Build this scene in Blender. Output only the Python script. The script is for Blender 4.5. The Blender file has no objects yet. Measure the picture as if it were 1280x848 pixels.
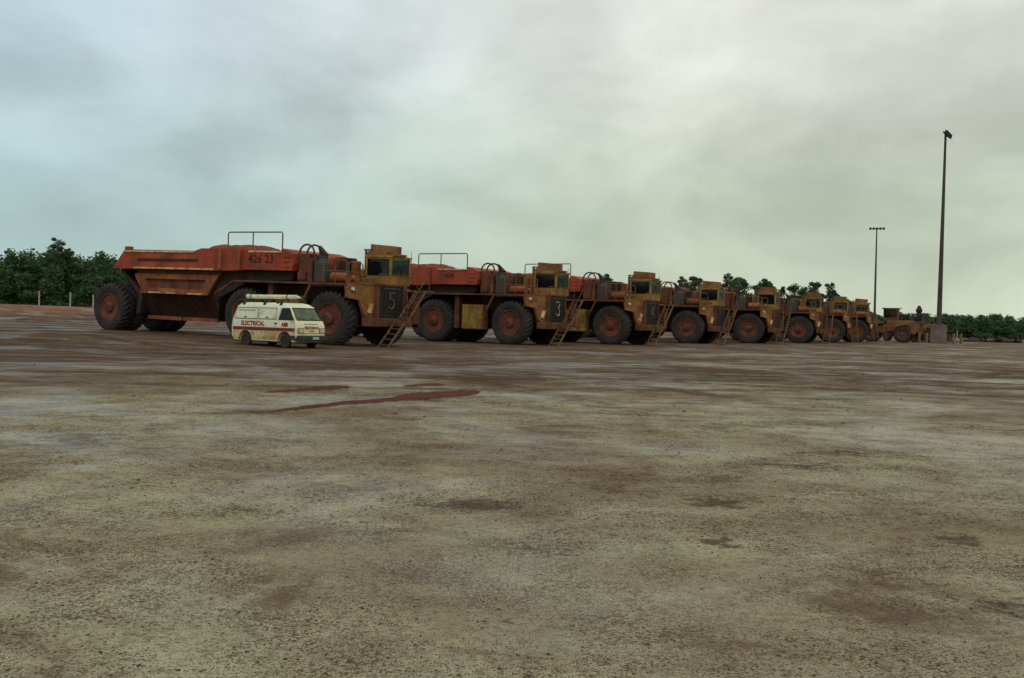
import bpy, bmesh, math, random
import numpy as np
from mathutils import Vector, Matrix
R = math.radians
random.seed(7)
scene = bpy.context.scene
col = scene.collection

# ------------------------------------------------------------------ materials
def new_mat(name):
    m = bpy.data.materials.new(name); m.use_nodes = True
    nt = m.node_tree; nt.nodes.clear()
    out = nt.nodes.new('ShaderNodeOutputMaterial')
    b = nt.nodes.new('ShaderNodeBsdfPrincipled')
    nt.links.new(b.outputs[0], out.inputs[0])
    return m, nt, b, out

def noise(nt, vec, scale, detail=4, rough=.6, w=None, dim='3D', dist=0):
    n = nt.nodes.new('ShaderNodeTexNoise'); n.noise_dimensions = dim
    n.inputs['Scale'].default_value = scale; n.inputs['Detail'].default_value = detail
    n.inputs['Roughness'].default_value = rough; n.inputs['Distortion'].default_value = dist
    nt.links.new(vec, n.inputs['Vector'])
    if w is not None: nt.links.new(w, n.inputs['W'])
    return n.outputs['Fac']

def ramp(nt, fac, lo, hi, a=0., b=1.):
    r = nt.nodes.new('ShaderNodeMapRange'); r.interpolation_type = 'SMOOTHSTEP'
    nt.links.new(fac, r.inputs[0])
    r.inputs[1].default_value = lo; r.inputs[2].default_value = hi
    r.inputs[3].default_value = a; r.inputs[4].default_value = b
    return r.outputs[0]

def mixc(nt, fac, a, b, mode='MIX'):
    n = nt.nodes.new('ShaderNodeMix'); n.data_type = 'RGBA'; n.blend_type = mode
    if isinstance(fac, (int, float)): n.inputs[0].default_value = fac
    else: nt.links.new(fac, n.inputs[0])
    for i, c in ((6, a), (7, b)):
        if isinstance(c, tuple): n.inputs[i].default_value = (*c, 1)
        else: nt.links.new(c, n.inputs[i])
    return n.outputs[2]

def mth(nt, op, a, b=None):
    n = nt.nodes.new('ShaderNodeMath'); n.operation = op
    for i, c in enumerate((a, b)):
        if c is None: continue
        if isinstance(c, (int, float)): n.inputs[i].default_value = c
        else: nt.links.new(c, n.inputs[i])
    return n.outputs[0]

def objvec(nt):
    t = nt.nodes.new('ShaderNodeTexCoord'); return t.outputs['Object']

def vscale(nt, vec, s, rot=0):
    m = nt.nodes.new('ShaderNodeMapping'); nt.links.new(vec, m.inputs[0])
    m.inputs['Scale'].default_value = s; m.inputs['Rotation'].default_value = (0, 0, rot)
    return m.outputs[0]

def dirty(name, base, mud=(.13, .05, .025), amt=.5, rough=.6, scale=1.3, base2=None, metal=0, streak=.35, chips=None, bump=.25):
    """painted steel with mud film, run-down streaks and worn chips"""
    m, nt, b, out = new_mat(name)
    v = objvec(nt)
    oi = nt.nodes.new('ShaderNodeObjectInfo')
    w = mth(nt, 'MULTIPLY', oi.outputs['Random'], 20.)
    base2 = base2 or tuple(c * .75 for c in base)
    c = mixc(nt, ramp(nt, noise(nt, v, scale * .7, 3, .6, w, '4D'), .35, .65), base, base2)
    n1 = noise(nt, v, scale, 8, .7, w, '4D')
    c = mixc(nt, ramp(nt, n1, .62 - amt * .4, .78 - amt * .3), c, mud)
    n2 = noise(nt, vscale(nt, v, (3.2, 3.2, .28)), scale * 2.2, 6, .65, w, '4D')
    c = mixc(nt, mth(nt, 'MULTIPLY', ramp(nt, n2, .45, .7), streak), c, tuple(k * .55 for k in mud))
    if chips:
        n3 = noise(nt, v, scale * 5, 6, .75, w, '4D')
        c = mixc(nt, ramp(nt, n3, .60, .64), c, chips)
    nt.links.new(c, b.inputs['Base Color'])
    nt.links.new(ramp(nt, n1, .3, .7, rough, min(1, rough + .25)), b.inputs['Roughness'])
    b.inputs['Metallic'].default_value = metal
    b.inputs['Specular IOR Level'].default_value = .3
    bp = nt.nodes.new('ShaderNodeBump'); bp.inputs['Strength'].default_value = bump
    bp.inputs['Distance'].default_value = .03
    nt.links.new(noise(nt, v, scale * 9, 4, .6), bp.inputs['Height'])
    nt.links.new(bp.outputs[0], b.inputs['Normal'])
    return m

def glass(name, tint, trans):
    m, nt, b, out = new_mat(name)
    t = nt.nodes.new('ShaderNodeBsdfTransparent'); t.inputs[0].default_value = (*tint, 1)
    b.inputs['Base Color'].default_value = (.01, .014, .014, 1)
    b.inputs['Roughness'].default_value = .08
    mx = nt.nodes.new('ShaderNodeMixShader')
    n = noise(nt, objvec(nt), 3, 5, .6)
    nt.links.new(ramp(nt, n, .3, .75, trans, trans * .6), mx.inputs[0])
    nt.links.new(b.outputs[0], mx.inputs[1]); nt.links.new(t.outputs[0], mx.inputs[2])
    nt.links.new(mx.outputs[0], out.inputs[0])
    return m

MUD = (.15, .058, .026)
M = {
 'orange':  dirty('orange_trailer_paint', (.44, .070, .024), (.20, .045, .02), .45, .55, .8, (.34, .05, .02), streak=.5),
 'orange2': dirty('faded_orange_side', (.42, .135, .042), (.17, .055, .024), .5, .65, 1.0, (.27, .075, .028), streak=.5),
 'hopperlow': dirty('shaded_muddy_hopper', (.105, .042, .023), (.05, .024, .016), .65, .8, 1.2, streak=.6),  # muddy brown, with the deep shade of the lower hopper put into the colour
 'worn':    dirty('worn_pale_edge', (.75, .62, .36), (.45, .14, .05), .5, .7, 3.0, (.6, .42, .2), streak=.1),
 'yellow':  dirty('yellow_machine_paint', (.30, .145, .032), (.14, .055, .024), .55, .6, 1.3, (.22, .085, .026)),
 'cabyellow': dirty('cab_yellow_paint', (.42, .24, .035), (.18, .08, .03), .42, .55, 1.6, (.28, .14, .026)),
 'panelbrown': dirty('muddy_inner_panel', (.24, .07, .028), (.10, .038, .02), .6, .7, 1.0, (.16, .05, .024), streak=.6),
 'tank': dirty('dusty_yellow_tank', (.33, .20, .03), (.15, .06, .026), .5, .6, 1.6, (.24, .13, .025)),
 'brown':   dirty('mud_brown_paint', (.20, .075, .032), (.10, .036, .02), .55, .7, 1.2, (.15, .05, .024)),
 'rim':     dirty('rust_red_rim', (.19, .056, .028), (.07, .032, .022), .5, .7, 2.5, streak=.1),
 'tyre':    dirty('dusty_rubber', (.020, .019, .018), (.055, .040, .032), .5, .8, 1.6, (.030, .027, .025), streak=.1, bump=.6),
 'dark':    dirty('greasy_dark_steel', (.03, .022, .018), (.07, .03, .018), .5, .7, 1.5, streak=.2),
 'grey':    dirty('grey_barrel_paint', (.055, .065, .062), (.10, .05, .03), .5, .6, 1.5),
 'black':   dirty('black_grille', (.016, .020, .019), (.07, .038, .022), .42, .6, 2.0, streak=.2),
 'rail':    dirty('rail_paint', (.20, .11, .045), (.09, .042, .025), .4, .6, 3.0, streak=.1),
 'number':  dirty('pale_number_paint', (.34, .17, .09), (.16, .07, .04), .5, .7, 5.0, streak=.1),
 'paleno':  dirty('cream_number_paint', (.48, .40, .27), (.2, .13, .08), .4, .7, 5.0, streak=.1),
 'darkpaint': dirty('dark_stencil_paint', (.05, .015, .012), (.16, .04, .02), .3, .7, 6.0, streak=.1),
 'ore':     dirty('bauxite_ore', (.22, .05, .022), (.14, .038, .02), .5, .9, 4.0, (.28, .07, .03), streak=0, bump=1),
 'lens':    dirty('lamp_lens', (.7, .66, .5), (.4, .3, .2), .2, .25, 5.0, streak=0),
 'vanwhite': dirty('cream_white_van_paint', (.80, .78, .54), (.50, .37, .18), .30, .35, 1.2, (.76, .73, .50), streak=.06, bump=.03),
 'vantan':  dirty('mud_splashed_tan_paint', (.66, .47, .20), (.38, .22, .09), .5, .5, 2.5, (.70, .56, .28), streak=.25, bump=.05),
 'stripe':  dirty('maroon_stripe', (.22, .026, .022), (.25, .08, .04), .25, .45, 2.5, streak=.1, bump=.03),
 'redtext': dirty('red_lettering', (.42, .025, .025), (.4, .12, .08), .15, .5, 4.0, streak=.05, bump=.03),
 'plastic': dirty('dark_green_grey_bumper', (.035, .045, .038), (.10, .06, .04), .25, .6, 3.0, streak=.1, bump=.05),
 'seam':    dirty('dark_rubber_seal', (.03, .02, .018), (.08, .04, .03), .3, .7, 3.0, bump=.05),
 'plate':   dirty('green_white_number_plate', (.45, .60, .45), (.3, .3, .2), .2, .4, 6.0, streak=.05),
 'pipe':    dirty('cream_pipe_paint', (.76, .78, .52), (.55, .48, .25), .3, .45, 2.0, streak=.08, bump=.03),
 'amber':   dirty('amber_badge', (.45, .30, .05), (.2, .1, .04), .2, .5, 5.0, streak=.05),
 'concrete': dirty('stained_concrete', (.20, .175, .14), (.17, .09, .055), .45, .85, 1.0, (.15, .13, .10), streak=.5),
 'galv':    dirty('dull_galvanised_steel', (.075, .062, .052), (.05, .035, .03), .3, .6, 1.0, streak=.2, bump=.05),
 'post':    dirty('pale_weathered_post', (.46, .42, .34), (.28, .2, .14), .35, .8, 2.0, streak=.2),
 'bollard': dirty('yellow_bollard_paint', (.26, .14, .03), (.12, .06, .03), .4, .6, 3.0, streak=.2),
 'bark':    dirty('grey_bark', (.11, .095, .075), (.06, .045, .035), .5, .9, 2.0, streak=.3),
 'glassside': glass('interior_shade_glass', (.10, .12, .12), .5),  # dark tint stands in for the unlit cab interior behind the pane
 'glassfront': glass('green_tinted_windscreen', (.42, .60, .50), .78),
 'vanglass': glass('van_side_glass', (.12, .15, .15), .5),
 'vanscreen': glass('van_windscreen_glass', (.58, .66, .56), .72),
}

def leaf_mat(name, a, b, c):
    m, nt, bs, out = new_mat(name)
    v = objvec(nt)
    g = nt.nodes.new('ShaderNodeNewGeometry')
    k = mixc(nt, ramp(nt, noise(nt, v, .35, 3, .6), .35, .65), a, b)
    k = mixc(nt, mth(nt, 'MULTIPLY', g.outputs['Random Per Island'], .7), k, c)
    nt.links.new(k, bs.inputs['Base Color']); bs.inputs['Roughness'].default_value = .75
    bs.inputs['Specular IOR Level'].default_value = .2
    t = nt.nodes.new('ShaderNodeBsdfTranslucent'); nt.links.new(k, t.inputs[0])
    mx = nt.nodes.new('ShaderNodeMixShader'); mx.inputs[0].default_value = .25
    nt.links.new(bs.outputs[0], mx.inputs[1]); nt.links.new(t.outputs[0], mx.inputs[2])
    nt.links.new(mx.outputs[0], out.inputs[0])
    return m
M['leaf'] = leaf_mat('eucalypt_leaves', (.075, .140, .060), (.045, .092, .044), (.10, .165, .07))
M['leafdark'] = leaf_mat('dull_eucalypt_leaves', (.075, .115, .055), (.052, .085, .042), (.10, .14, .07))

def vrot(nt, vec, rot, s):
    return vscale(nt, vscale(nt, vec, (1, 1, 1), rot), s)
# ---- ground
def gz(x, y):
    s = min(max((y - 42) / 10., 0), 1); s = s * s * (3 - 2 * s)
    return .34 * min(max((-x - 8) / 16., 0), 1) * s

def ground_mat():
    m, nt, b, out = new_mat('wet_gravel_hardstand')
    v = objvec(nt)
    sep = nt.nodes.new('ShaderNodeSeparateXYZ'); nt.links.new(v, sep.inputs[0])
    big = noise(nt, v, .12, 6, .62, dist=.4)
    mid = noise(nt, v, .9, 8, .68, dist=.6)
    fin = noise(nt, v, 14, 6, .7)
    c = mixc(nt, ramp(nt, mid, .35, .68), (.455, .415, .262), (.350, .305, .185))
    c = mixc(nt, mth(nt, 'MULTIPLY', ramp(nt, big, .42, .62), .8), c, (.235, .165, .095))
    # brown damp patches
    p = ramp(nt, noise(nt, v, .55, 10, .78, dist=.8), .50, .66)
    c = mixc(nt, mth(nt, 'MULTIPLY', p, .72), c, (.115, .054, .030))
    # worked-over mud where the trucks turn, broken into long tyre streaks
    far = ramp(nt, sep.outputs[1], 19, 34)
    # distance in front of the parked row: the haul lane is the muddiest ground
    dr = mth(nt, 'SUBTRACT', mth(nt, 'MULTIPLY', mth(nt, 'ADD', sep.outputs[0], 9.7), .809), mth(nt, 'MULTIPLY', mth(nt, 'SUBTRACT', sep.outputs[1], 52.6), .588))
    drn = mth(nt, 'ADD', dr, mth(nt, 'MULTIPLY', mth(nt, 'SUBTRACT', noise(nt, v, .07, 4, .6), .5), 26.))
    lane = ramp(nt, drn, 25, 7)
    st = noise(nt, vrot(nt, v, R(6), (.09, 1.3, 1)), 1.0, 10, .74, dist=.6)
    st2 = noise(nt, vrot(nt, v, R(-50), (.07, 1.2, 1)), 1.0, 9, .72, dist=.5)
    st3 = noise(nt, vrot(nt, v, R(24), (.05, 2.6, 1)), .9, 8, .7, dist=.4)
    sm = mth(nt, 'MAXIMUM', mth(nt, 'MAXIMUM', ramp(nt, st, .48, .57), ramp(nt, st2, .50, .59)), ramp(nt, st3, .54, .60))
    c = mixc(nt, mth(nt, 'MULTIPLY', mth(nt, 'MULTIPLY', sm, far), .88), c, (.095, .043, .025))
    c = mixc(nt, mth(nt, 'MULTIPLY', lane, ramp(nt, mid, .30, .60, .25, .75)), c, (.165, .085, .048))
    c = mixc(nt, mth(nt, 'MULTIPLY', mth(nt, 'MULTIPLY', lane, sm), .6), c, (.055, .028, .019))
    # wheel tracks left by turning haul trucks: arcs of pressed dark mud, two to a truck
    tk = None
    for x, y, rad in ((30, 95, 68), (-15, 80, 55), (10, -60, 92), (62, 72, 46), (5, 112, 74), (-30, 10, 33), (24, 118, 70)):
        for dr_ in (0, 3.9):
            sb = nt.nodes.new('ShaderNodeVectorMath'); sb.operation = 'DISTANCE'
            nt.links.new(v, sb.inputs[0]); sb.inputs[1].default_value = (x, y, 0)
            q = mth(nt, 'ABSOLUTE', mth(nt, 'SUBTRACT', mth(nt, 'ADD', sb.outputs['Value'], mth(nt, 'MULTIPLY', mid, .5)), rad + dr_ + .25))
            q = ramp(nt, q, .22, .62, 1, 0)
            tk = q if tk is None else mth(nt, 'MAXIMUM', tk, q)
    tn = ramp(nt, noise(nt, v, 2.2, 7, .75), .36, .58)
    tm = mth(nt, 'MULTIPLY', mth(nt, 'MULTIPLY', tk, tn), ramp(nt, sep.outputs[1], 15, 26))
    c = mixc(nt, mth(nt, 'MULTIPLY', tm, .75), c, (.07, .034, .021))
    # individual churned patches
    blots = [(-2.2, 19.6, 2.6, 2.2, .75), (-4.4, 21.5, 1.8, 1.8, .7), (-4.2, 16.2, 1.3, .8, .6), (-10, 14, 1.5, 1.2, .5), (-6.5, 30, 5, 2.5, .7), (-14, 34, 6, 3, .6), (6, 31, 6, 2.5, .7), (14, 40, 8, 3.5, .6), (-3.6, 5.2, .8, .6, .45), (-.44, 27.6, 2.6, 4.2, 1.), (2.5, 26.5, 2.6, 2.2, .8), (-5.33, 12.28, .8, .9, .8), (-4.1, 11.6, .6, .6, .6), (-.34, 8.55, .55, .75, .8), (.28, 6.91, .5, .5, .55),
             (1.81, 9.02, .33, .38, .9), (1.62, 7.32, .28, .2, 1.), (7.62, 22.6, 2.0, 1.3, .7), (2.9, 5.7, .42, .36, .6),
             (2.42, 10.4, .6, .4, .6), (3.51, 7.6, .36, .22, .75), (-1.42, 9.28, .8, .6, .4), (0.0, 5.32, .09, .07, .9),
             (3.92, 20.3, 1.4, 1.0, .6), (4.33, 12.8, 1.0, .5, .7), (2.0, 17.5, 1.4, .5, .6), (-2.19, 8.0, .75, .6, .4),
             (-9.5, 25, 5, .8, .6), (3.3, 11.6, 1.1, .4, .7), (8.8, 16.5, 1.6, .35, .75), (-5.9, 8.9, .8, .5, .5), (.9, 9.8, 1.3, .7, .5), (-.9, 7.3, .5, .35, .5)]
    tot = None
    nz = nt.nodes.new('ShaderNodeTexNoise'); nz.inputs['Scale'].default_value = 1.7; nz.inputs['Detail'].default_value = 6; nz.inputs['Roughness'].default_value = .7
    nt.links.new(v, nz.inputs['Vector'])
    wv = nt.nodes.new('ShaderNodeVectorMath'); wv.operation = 'MULTIPLY_ADD'
    nt.links.new(nz.outputs['Color'], wv.inputs[0]); wv.inputs[1].default_value = (1.5, 1.5, 0)
    off = nt.nodes.new('ShaderNodeVectorMath'); off.operation = 'ADD'; nt.links.new(v, off.inputs[0]); off.inputs[1].default_value = (-.75, -.75, 0)
    nt.links.new(off.outputs[0], wv.inputs[2]); vw = wv.outputs[0]
    for x, y, rx, ry, s in blots:
        sb = nt.nodes.new('ShaderNodeVectorMath'); sb.operation = 'SUBTRACT'
        nt.links.new(vw, sb.inputs[0]); sb.inputs[1].default_value = (x, y, 0)
        ml = nt.nodes.new('ShaderNodeVectorMath'); ml.operation = 'MULTIPLY'
        nt.links.new(sb.outputs[0], ml.inputs[0]); ml.inputs[1].default_value = (1 / rx, 1 / ry, 0)
        ln = nt.nodes.new('ShaderNodeVectorMath'); ln.operation = 'LENGTH'
        nt.links.new(ml.outputs[0], ln.inputs[0])
        q = ramp(nt, ln.outputs['Value'], .1, 1.3, s, 0)
        tot = q if tot is None else mth(nt, 'MAXIMUM', tot, q)
    nn = noise(nt, v, 5.5, 12, .86, dist=.5)
    bl = ramp(nt, mth(nt, 'ADD', mth(nt, 'MULTIPLY', tot, .60), mth(nt, 'MULTIPLY', mth(nt, 'SUBTRACT', nn, .5), 2.0)), .28, .62)
    c = mixc(nt, mth(nt, 'MULTIPLY', bl, .8), c, (.110, .045, .027))
    # gravel specks: cells with random colour and random size
    for sc_, thr, dk, am in ((60, .50, (.09, .045, .028), .85), (130, .62, (.10, .058, .036), .8), (24, .36, (.065, .032, .022), .85), (10, .30, (.07, .034, .022), .7)):
        vo = nt.nodes.new('ShaderNodeTexVoronoi'); vo.inputs['Scale'].default_value = sc_
        nt.links.new(v, vo.inputs['Vector'])
        s3 = nt.nodes.new('ShaderNodeSeparateColor'); nt.links.new(vo.outputs['Color'], s3.inputs[0])
        dens = ramp(nt, noise(nt, v, 1.1, 6, .7), .36, .66, .55, 1.25)
        if sc_ < 30: dens = mth(nt, 'MULTIPLY', dens, ramp(nt, sep.outputs[1], *((7, 14) if sc_ == 10 else (5, 9, .45, 1.))))
        lim = mth(nt, 'MULTIPLY', mth(nt, 'MULTIPLY', mth(nt, 'POWER', s3.outputs[0], 1.6), thr * 1.6), dens)
        df = mth(nt, 'SUBTRACT', lim, vo.outputs['Distance'])
        mk = ramp(nt, df, 0, .05)
        c = mixc(nt, mth(nt, 'MULTIPLY', mk, am), c, dk)
    c = mixc(nt, mth(nt, 'MULTIPLY', ramp(nt, fin, .44, .66), .5), c, (.12, .085, .055))
    # red raw earth on the bank
    ez = mth(nt, 'ADD', sep.outputs[2], mth(nt, 'MULTIPLY', mth(nt, 'SUBTRACT', noise(nt, v, .25, 5, .6), .5), .8))
    er = mixc(nt, ramp(nt, mid, .35, .65), (.26, .125, .07), (.19, .085, .045))
    c = mixc(nt, ramp(nt, ez, .75, 1.15), c, er)
    nt.links.new(c, b.inputs['Base Color'])
    wet = ramp(nt, noise(nt, v, .22, 7, .66, dist=.5), .46, .62)
    nt.links.new(mth(nt, 'SUBTRACT', .78, mth(nt, 'MULTIPLY', wet, .40)), b.inputs['Roughness'])
    nt.links.new(mth(nt, 'ADD', .02, mth(nt, 'MULTIPLY', wet, .22)), b.inputs['Specular IOR Level'])
    bp = nt.nodes.new('ShaderNodeBump'); bp.inputs['Strength'].default_value = .7; bp.inputs['Distance'].default_value = .02
    h = mth(nt, 'ADD', mth(nt, 'MULTIPLY', fin, .5), noise(nt, v, 60, 4, .6))
    h = mth(nt, 'ADD', h, mth(nt, 'MULTIPLY', sm, mth(nt, 'MULTIPLY', far, 2.0)))
    h = mth(nt, 'ADD', h, mth(nt, 'MULTIPLY', bl, -1.5))
    h = mth(nt, 'ADD', h, mth(nt, 'MULTIPLY', tm, -3.))
    nt.links.new(h, bp.inputs['Height']); nt.links.new(bp.outputs[0], b.inputs['Normal'])
    return m
M['ground'] = ground_mat()

def puddle_mat(name='red_muddy_water', rgh=.42):
    m, nt, b, out = new_mat(name)
    v = objvec(nt)
    c = mixc(nt, ramp(nt, noise(nt, v, 2.5, 5, .6), .35, .65), (.125, .027, .011), (.075, .020, .010))
    nt.links.new(c, b.inputs['Base Color']); b.inputs['Roughness'].default_value = rgh
    b.inputs['Specular IOR Level'].default_value = .003
    bp = nt.nodes.new('ShaderNodeBump'); bp.inputs['Strength'].default_value = .25; bp.inputs['Distance'].default_value = .02
    nt.links.new(noise(nt, v, 12, 3, .5), bp.inputs['Height']); nt.links.new(bp.outputs[0], b.inputs['Normal'])
    # shallow margin: the water film thins out and lets the ground through
    at = nt.nodes.new('ShaderNodeAttribute'); at.attribute_name = 'depth'
    k = mth(nt, 'ADD', at.outputs['Fac'], mth(nt, 'MULTIPLY', mth(nt, 'SUBTRACT', noise(nt, v, 4.5, 8, .8), .5), 1.8))
    tr_ = nt.nodes.new('ShaderNodeBsdfTransparent'); mx = nt.nodes.new('ShaderNodeMixShader')
    nt.links.new(ramp(nt, k, .30, .62), mx.inputs[0]); nt.links.new(tr_.outputs[0], mx.inputs[1]); nt.links.new(b.outputs[0], mx.inputs[2])
    nt.links.new(mx.outputs[0], out.inputs[0])
    return m
M['puddle'] = puddle_mat()

# ------------------------------------------------------------------ mesh helpers
def link(name, mesh, mat=None, parent=None, loc=(0, 0, 0)):
    o = bpy.data.objects.new(name, mesh); col.objects.link(o)
    if mat is not None and mesh is not None: mesh.materials.append(M[mat] if isinstance(mat, str) else mat)
    if parent is not None: o.parent = parent
    o.location = loc
    return o

class MB:
    def __init__(s): s.v = []; s.f = []
    def add(s, vs, fs):
        n = len(s.v); s.v += [tuple(p) for p in vs]; s.f += [tuple(i + n for i in f) for f in fs]; return s
    def box(s, x0, x1, y0, y1, z0, z1, bev=0):
        if bev <= 0:
            vs = [(x, y, z) for z in (z0, z1) for y in (y0, y1) for x in (x0, x1)]
            return s.add(vs, [(0, 2, 3, 1), (4, 5, 7, 6), (0, 1, 5, 4), (2, 6, 7, 3), (0, 4, 6, 2), (1, 3, 7, 5)])
        bm = bmesh.new(); bmesh.ops.create_cube(bm, size=1)
        bmesh.ops.scale(bm, vec=(x1 - x0, y1 - y0, z1 - z0), verts=bm.verts)
        bmesh.ops.translate(bm, vec=((x0 + x1) / 2, (y0 + y1) / 2, (z0 + z1) / 2), verts=bm.verts)
        bmesh.ops.bevel(bm, geom=list(bm.edges), offset=bev, segments=2, affect='EDGES', profile=.6)
        bm.verts.index_update()
        s.add([v.co[:] for v in bm.verts], [[v.index for v in f.verts] for f in bm.faces]); bm.free(); return s
    def prism(s, pts, y0, y1, y0b=None, y1b=None):
        """side profile pts (x,z) extruded between y0 and y1"""
        n = len(pts)
        s.add([(x, y0, z) for x, z in pts] + [(x, y1, z) for x, z in pts],
              [tuple(range(n)), tuple(range(2 * n - 1, n - 1, -1))] + [(i, n + i, n + (i + 1) % n, (i + 1) % n) for i in range(n)])
        return s
    def loft(s, rings, cap=True):
        n = len(rings[0]); base = len(s.v)
        for r in rings: s.v += [tuple(p) for p in r]
        for k in range(len(rings) - 1):
            for i in range(n):
                a = base + k * n + i; b = base + k * n + (i + 1) % n
                s.f.append((a, b, b + n, a + n))
        if cap:
            s.f.append(tuple(base + i for i in range(n - 1, -1, -1)))
            s.f.append(tuple(base + (len(rings) - 1) * n + i for i in range(n)))
        return s
    def tube(s, pts, r=.035, n=7, closed=False):
        pts = [Vector(p) for p in pts]
        rings = []
        up0 = None
        for i, p in enumerate(pts):
            if closed: d = pts[(i + 1) % len(pts)] - pts[i - 1]
            else: d = pts[min(i + 1, len(pts) - 1)] - pts[max(i - 1, 0)]
            d.normalize()
            if up0 is None:
                up0 = Vector((0, 0, 1)) if abs(d.z) < .9 else Vector((1, 0, 0))
            u = (up0 - d * up0.dot(d))
            if u.length < 1e-4: u = Vector((0, 1, 0)) - d * d.y
            u.normalize(); up0 = u
            w = d.cross(u)
            rr = r[i] if isinstance(r, (list, tuple)) else r
            rings.append([p + (u * math.cos(2 * math.pi * k / n) + w * math.sin(2 * math.pi * k / n)) * rr for k in range(n)])
        if closed: rings.append(rings[0])
        return s.loft(rings, cap=not closed)
    def cyl(s, p0, p1, r0, r1=None, n=20):
        return s.tube([p0, p1], [r0, r1 if r1 is not None else r0], n)
    def lathe_y(s, prof, n=48, c=(0, 0, 0)):
        """prof list of (r, y); axis along y"""
        rings = [[(c[0] + r * math.cos(2 * math.pi * k / n), c[1] + y, c[2] + r * math.sin(2 * math.pi * k / n)) for k in range(n)] for r, y in prof]
        return s.loft(rings, cap=True)
    def mesh(s, name, smooth=False):
        m = bpy.data.meshes.new(name); m.from_pydata(s.v, [], s.f); m.update()
        bm = bmesh.new(); bm.from_mesh(m)
        bmesh.ops.recalc_face_normals(bm, faces=bm.faces); bm.to_mesh(m); bm.free()
        if smooth:
            m.polygons.foreach_set('use_smooth', [True] * len(m.polygons))
            try: m.set_sharp_from_angle(angle=R(35))
            except Exception: pass
        return m
    def build(s, name, mat, parent=None, loc=(0, 0, 0), smooth=False):
        return link(name, s.mesh(name, smooth), mat, parent, loc)

def islands(b):
    p = list(range(len(b.v)))
    def fd(i):
        while p[i] != i: p[i] = p[p[i]]; i = p[i]
        return i
    for f_ in b.f:
        for i in f_[1:]: p[fd(i)] = fd(f_[0])
    g = {}
    for f_ in b.f: g.setdefault(fd(f_[0]), []).append(f_)
    for fs in g.values():
        ids = sorted({i for f_ in fs for i in f_}); m = {k: n for n, k in enumerate(ids)}
        c = MB(); c.v = [b.v[i] for i in ids]; c.f = [tuple(m[i] for i in f_) for f_ in fs]; yield c
def each(b, name, mat, parent, smooth=False):
    for c in islands(b): o = c.build(name, mat, parent, smooth=smooth)
    return o

def thing(name, label, cat, loc=(0, 0, 0), rotz=0, group=None):
    o = bpy.data.objects.new(name, None); col.objects.link(o); o.empty_display_size = .3
    o.location = loc; o.rotation_euler = (0, 0, rotz); o['label'] = label; o['category'] = cat
    if group: o['group'] = group
    return o
def tag(o, label, cat, group=None):
    o['label'] = label; o['category'] = cat
    if group: o['group'] = group
    return o
def dup(o, parent=None):
    c = o.copy(); col.objects.link(c)
    c.parent = parent
    for ch in list(o.children): dup(ch, c)
    return c

def text_poly(s, size, mapfn, extrude=.004, spacing=1.0, bold=0.0):
    """text mesh placed through mapfn(u, v, w) -> xyz"""
    cu = bpy.data.curves.new('lettering', 'FONT'); cu.body = s; cu.size = size; cu.extrude = extrude
    cu.space_character = spacing; cu.offset = bold; cu.align_x = 'CENTER'; cu.resolution_u = 3
    o = bpy.data.objects.new('lettering', cu); col.objects.link(o)
    dg = bpy.context.evaluated_depsgraph_get(); dg.update()
    me = bpy.data.meshes.new_from_object(o.evaluated_get(dg))
    bpy.data.objects.remove(o); bpy.data.curves.remove(cu)
    for v in me.vertices: v.co = mapfn(v.co.x, v.co.y, v.co.z)
    return me

# ------------------------------------------------------------------ haul truck
def wheel_rim():
    b = MB()
    b.lathe_y([(.80, .14), (.86, .10), (.86, .05), (.80, .05), (.76, .12), (.72, .28), (.60, .33), (.52, .30), (.50, .20), (.34, .16), (.31, .03), (.22, -.03), (.05, -.05), (.05, .8), (.8, .8)], 40)
    for k in range(12):
        a = 2 * math.pi * k / 12
        b.cyl((.63 * math.cos(a), .22, .63 * math.sin(a)), (.63 * math.cos(a), .36, .63 * math.sin(a)), .045, n=6)
    return b.mesh('wheel', True)
def tyre_mesh(y0=0.):
    n = 112; prof = [(.80, .13), (.88, .06), (1.05, .01), (1.22, 0.), (1.36, .035), (1.43, .09), (1.49, .17), (1.5, .30), (1.5, .45), (1.5, .60), (1.49, .73), (1.43, .81), (1.36, .865), (1.22, .90), (1.05, .89), (.88, .84), (.80, .77)]
    rings = []
    for j, (r, y) in enumerate(prof):
        ring = []
        for k in range(n):
            a = 2 * math.pi * k / n; rr = r
            if 5 <= j <= 11:
                sh = abs(j - 8)
                if ((k + sh) % 4) >= 2: rr -= .10 if 6 <= j <= 10 else .06
                if j == 8 and False: rr -= .03
            ring.append((rr * math.cos(a), y + y0, rr * math.sin(a)))
        rings.append(ring)
    rings.append(rings[0])
    b = MB(); b.loft(rings, cap=False)
    return b.mesh('tyre')
RIM = wheel_rim(); RIM.materials.append(M['rim'])
TY1 = tyre_mesh(); TY1.materials.append(M['tyre'])
TY2 = tyre_mesh(1.0); TY2.materials.append(M['tyre'])

def put_wheel(parent, lx, near, dual, steer=0):
    s = 1 if near else -1
    w = bpy.data.objects.new('wheel', RIM); col.objects.link(w); w.parent = parent
    w.location = (lx, -2.62 * s, 1.47)
    w.rotation_euler = (0, random.uniform(0, 6.28), 0 if near else math.pi)
    if not near: w.rotation_euler = (0, 0, math.pi)
    if steer: w.rotation_euler = (0, 0, R(steer) + (0 if near else math.pi))
    t = bpy.data.objects.new('tyre', TY1); col.objects.link(t); t.parent = w
    if dual:
        t = bpy.data.objects.new('tyre', TY2); col.objects.link(t); t.parent = w
    return w

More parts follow.
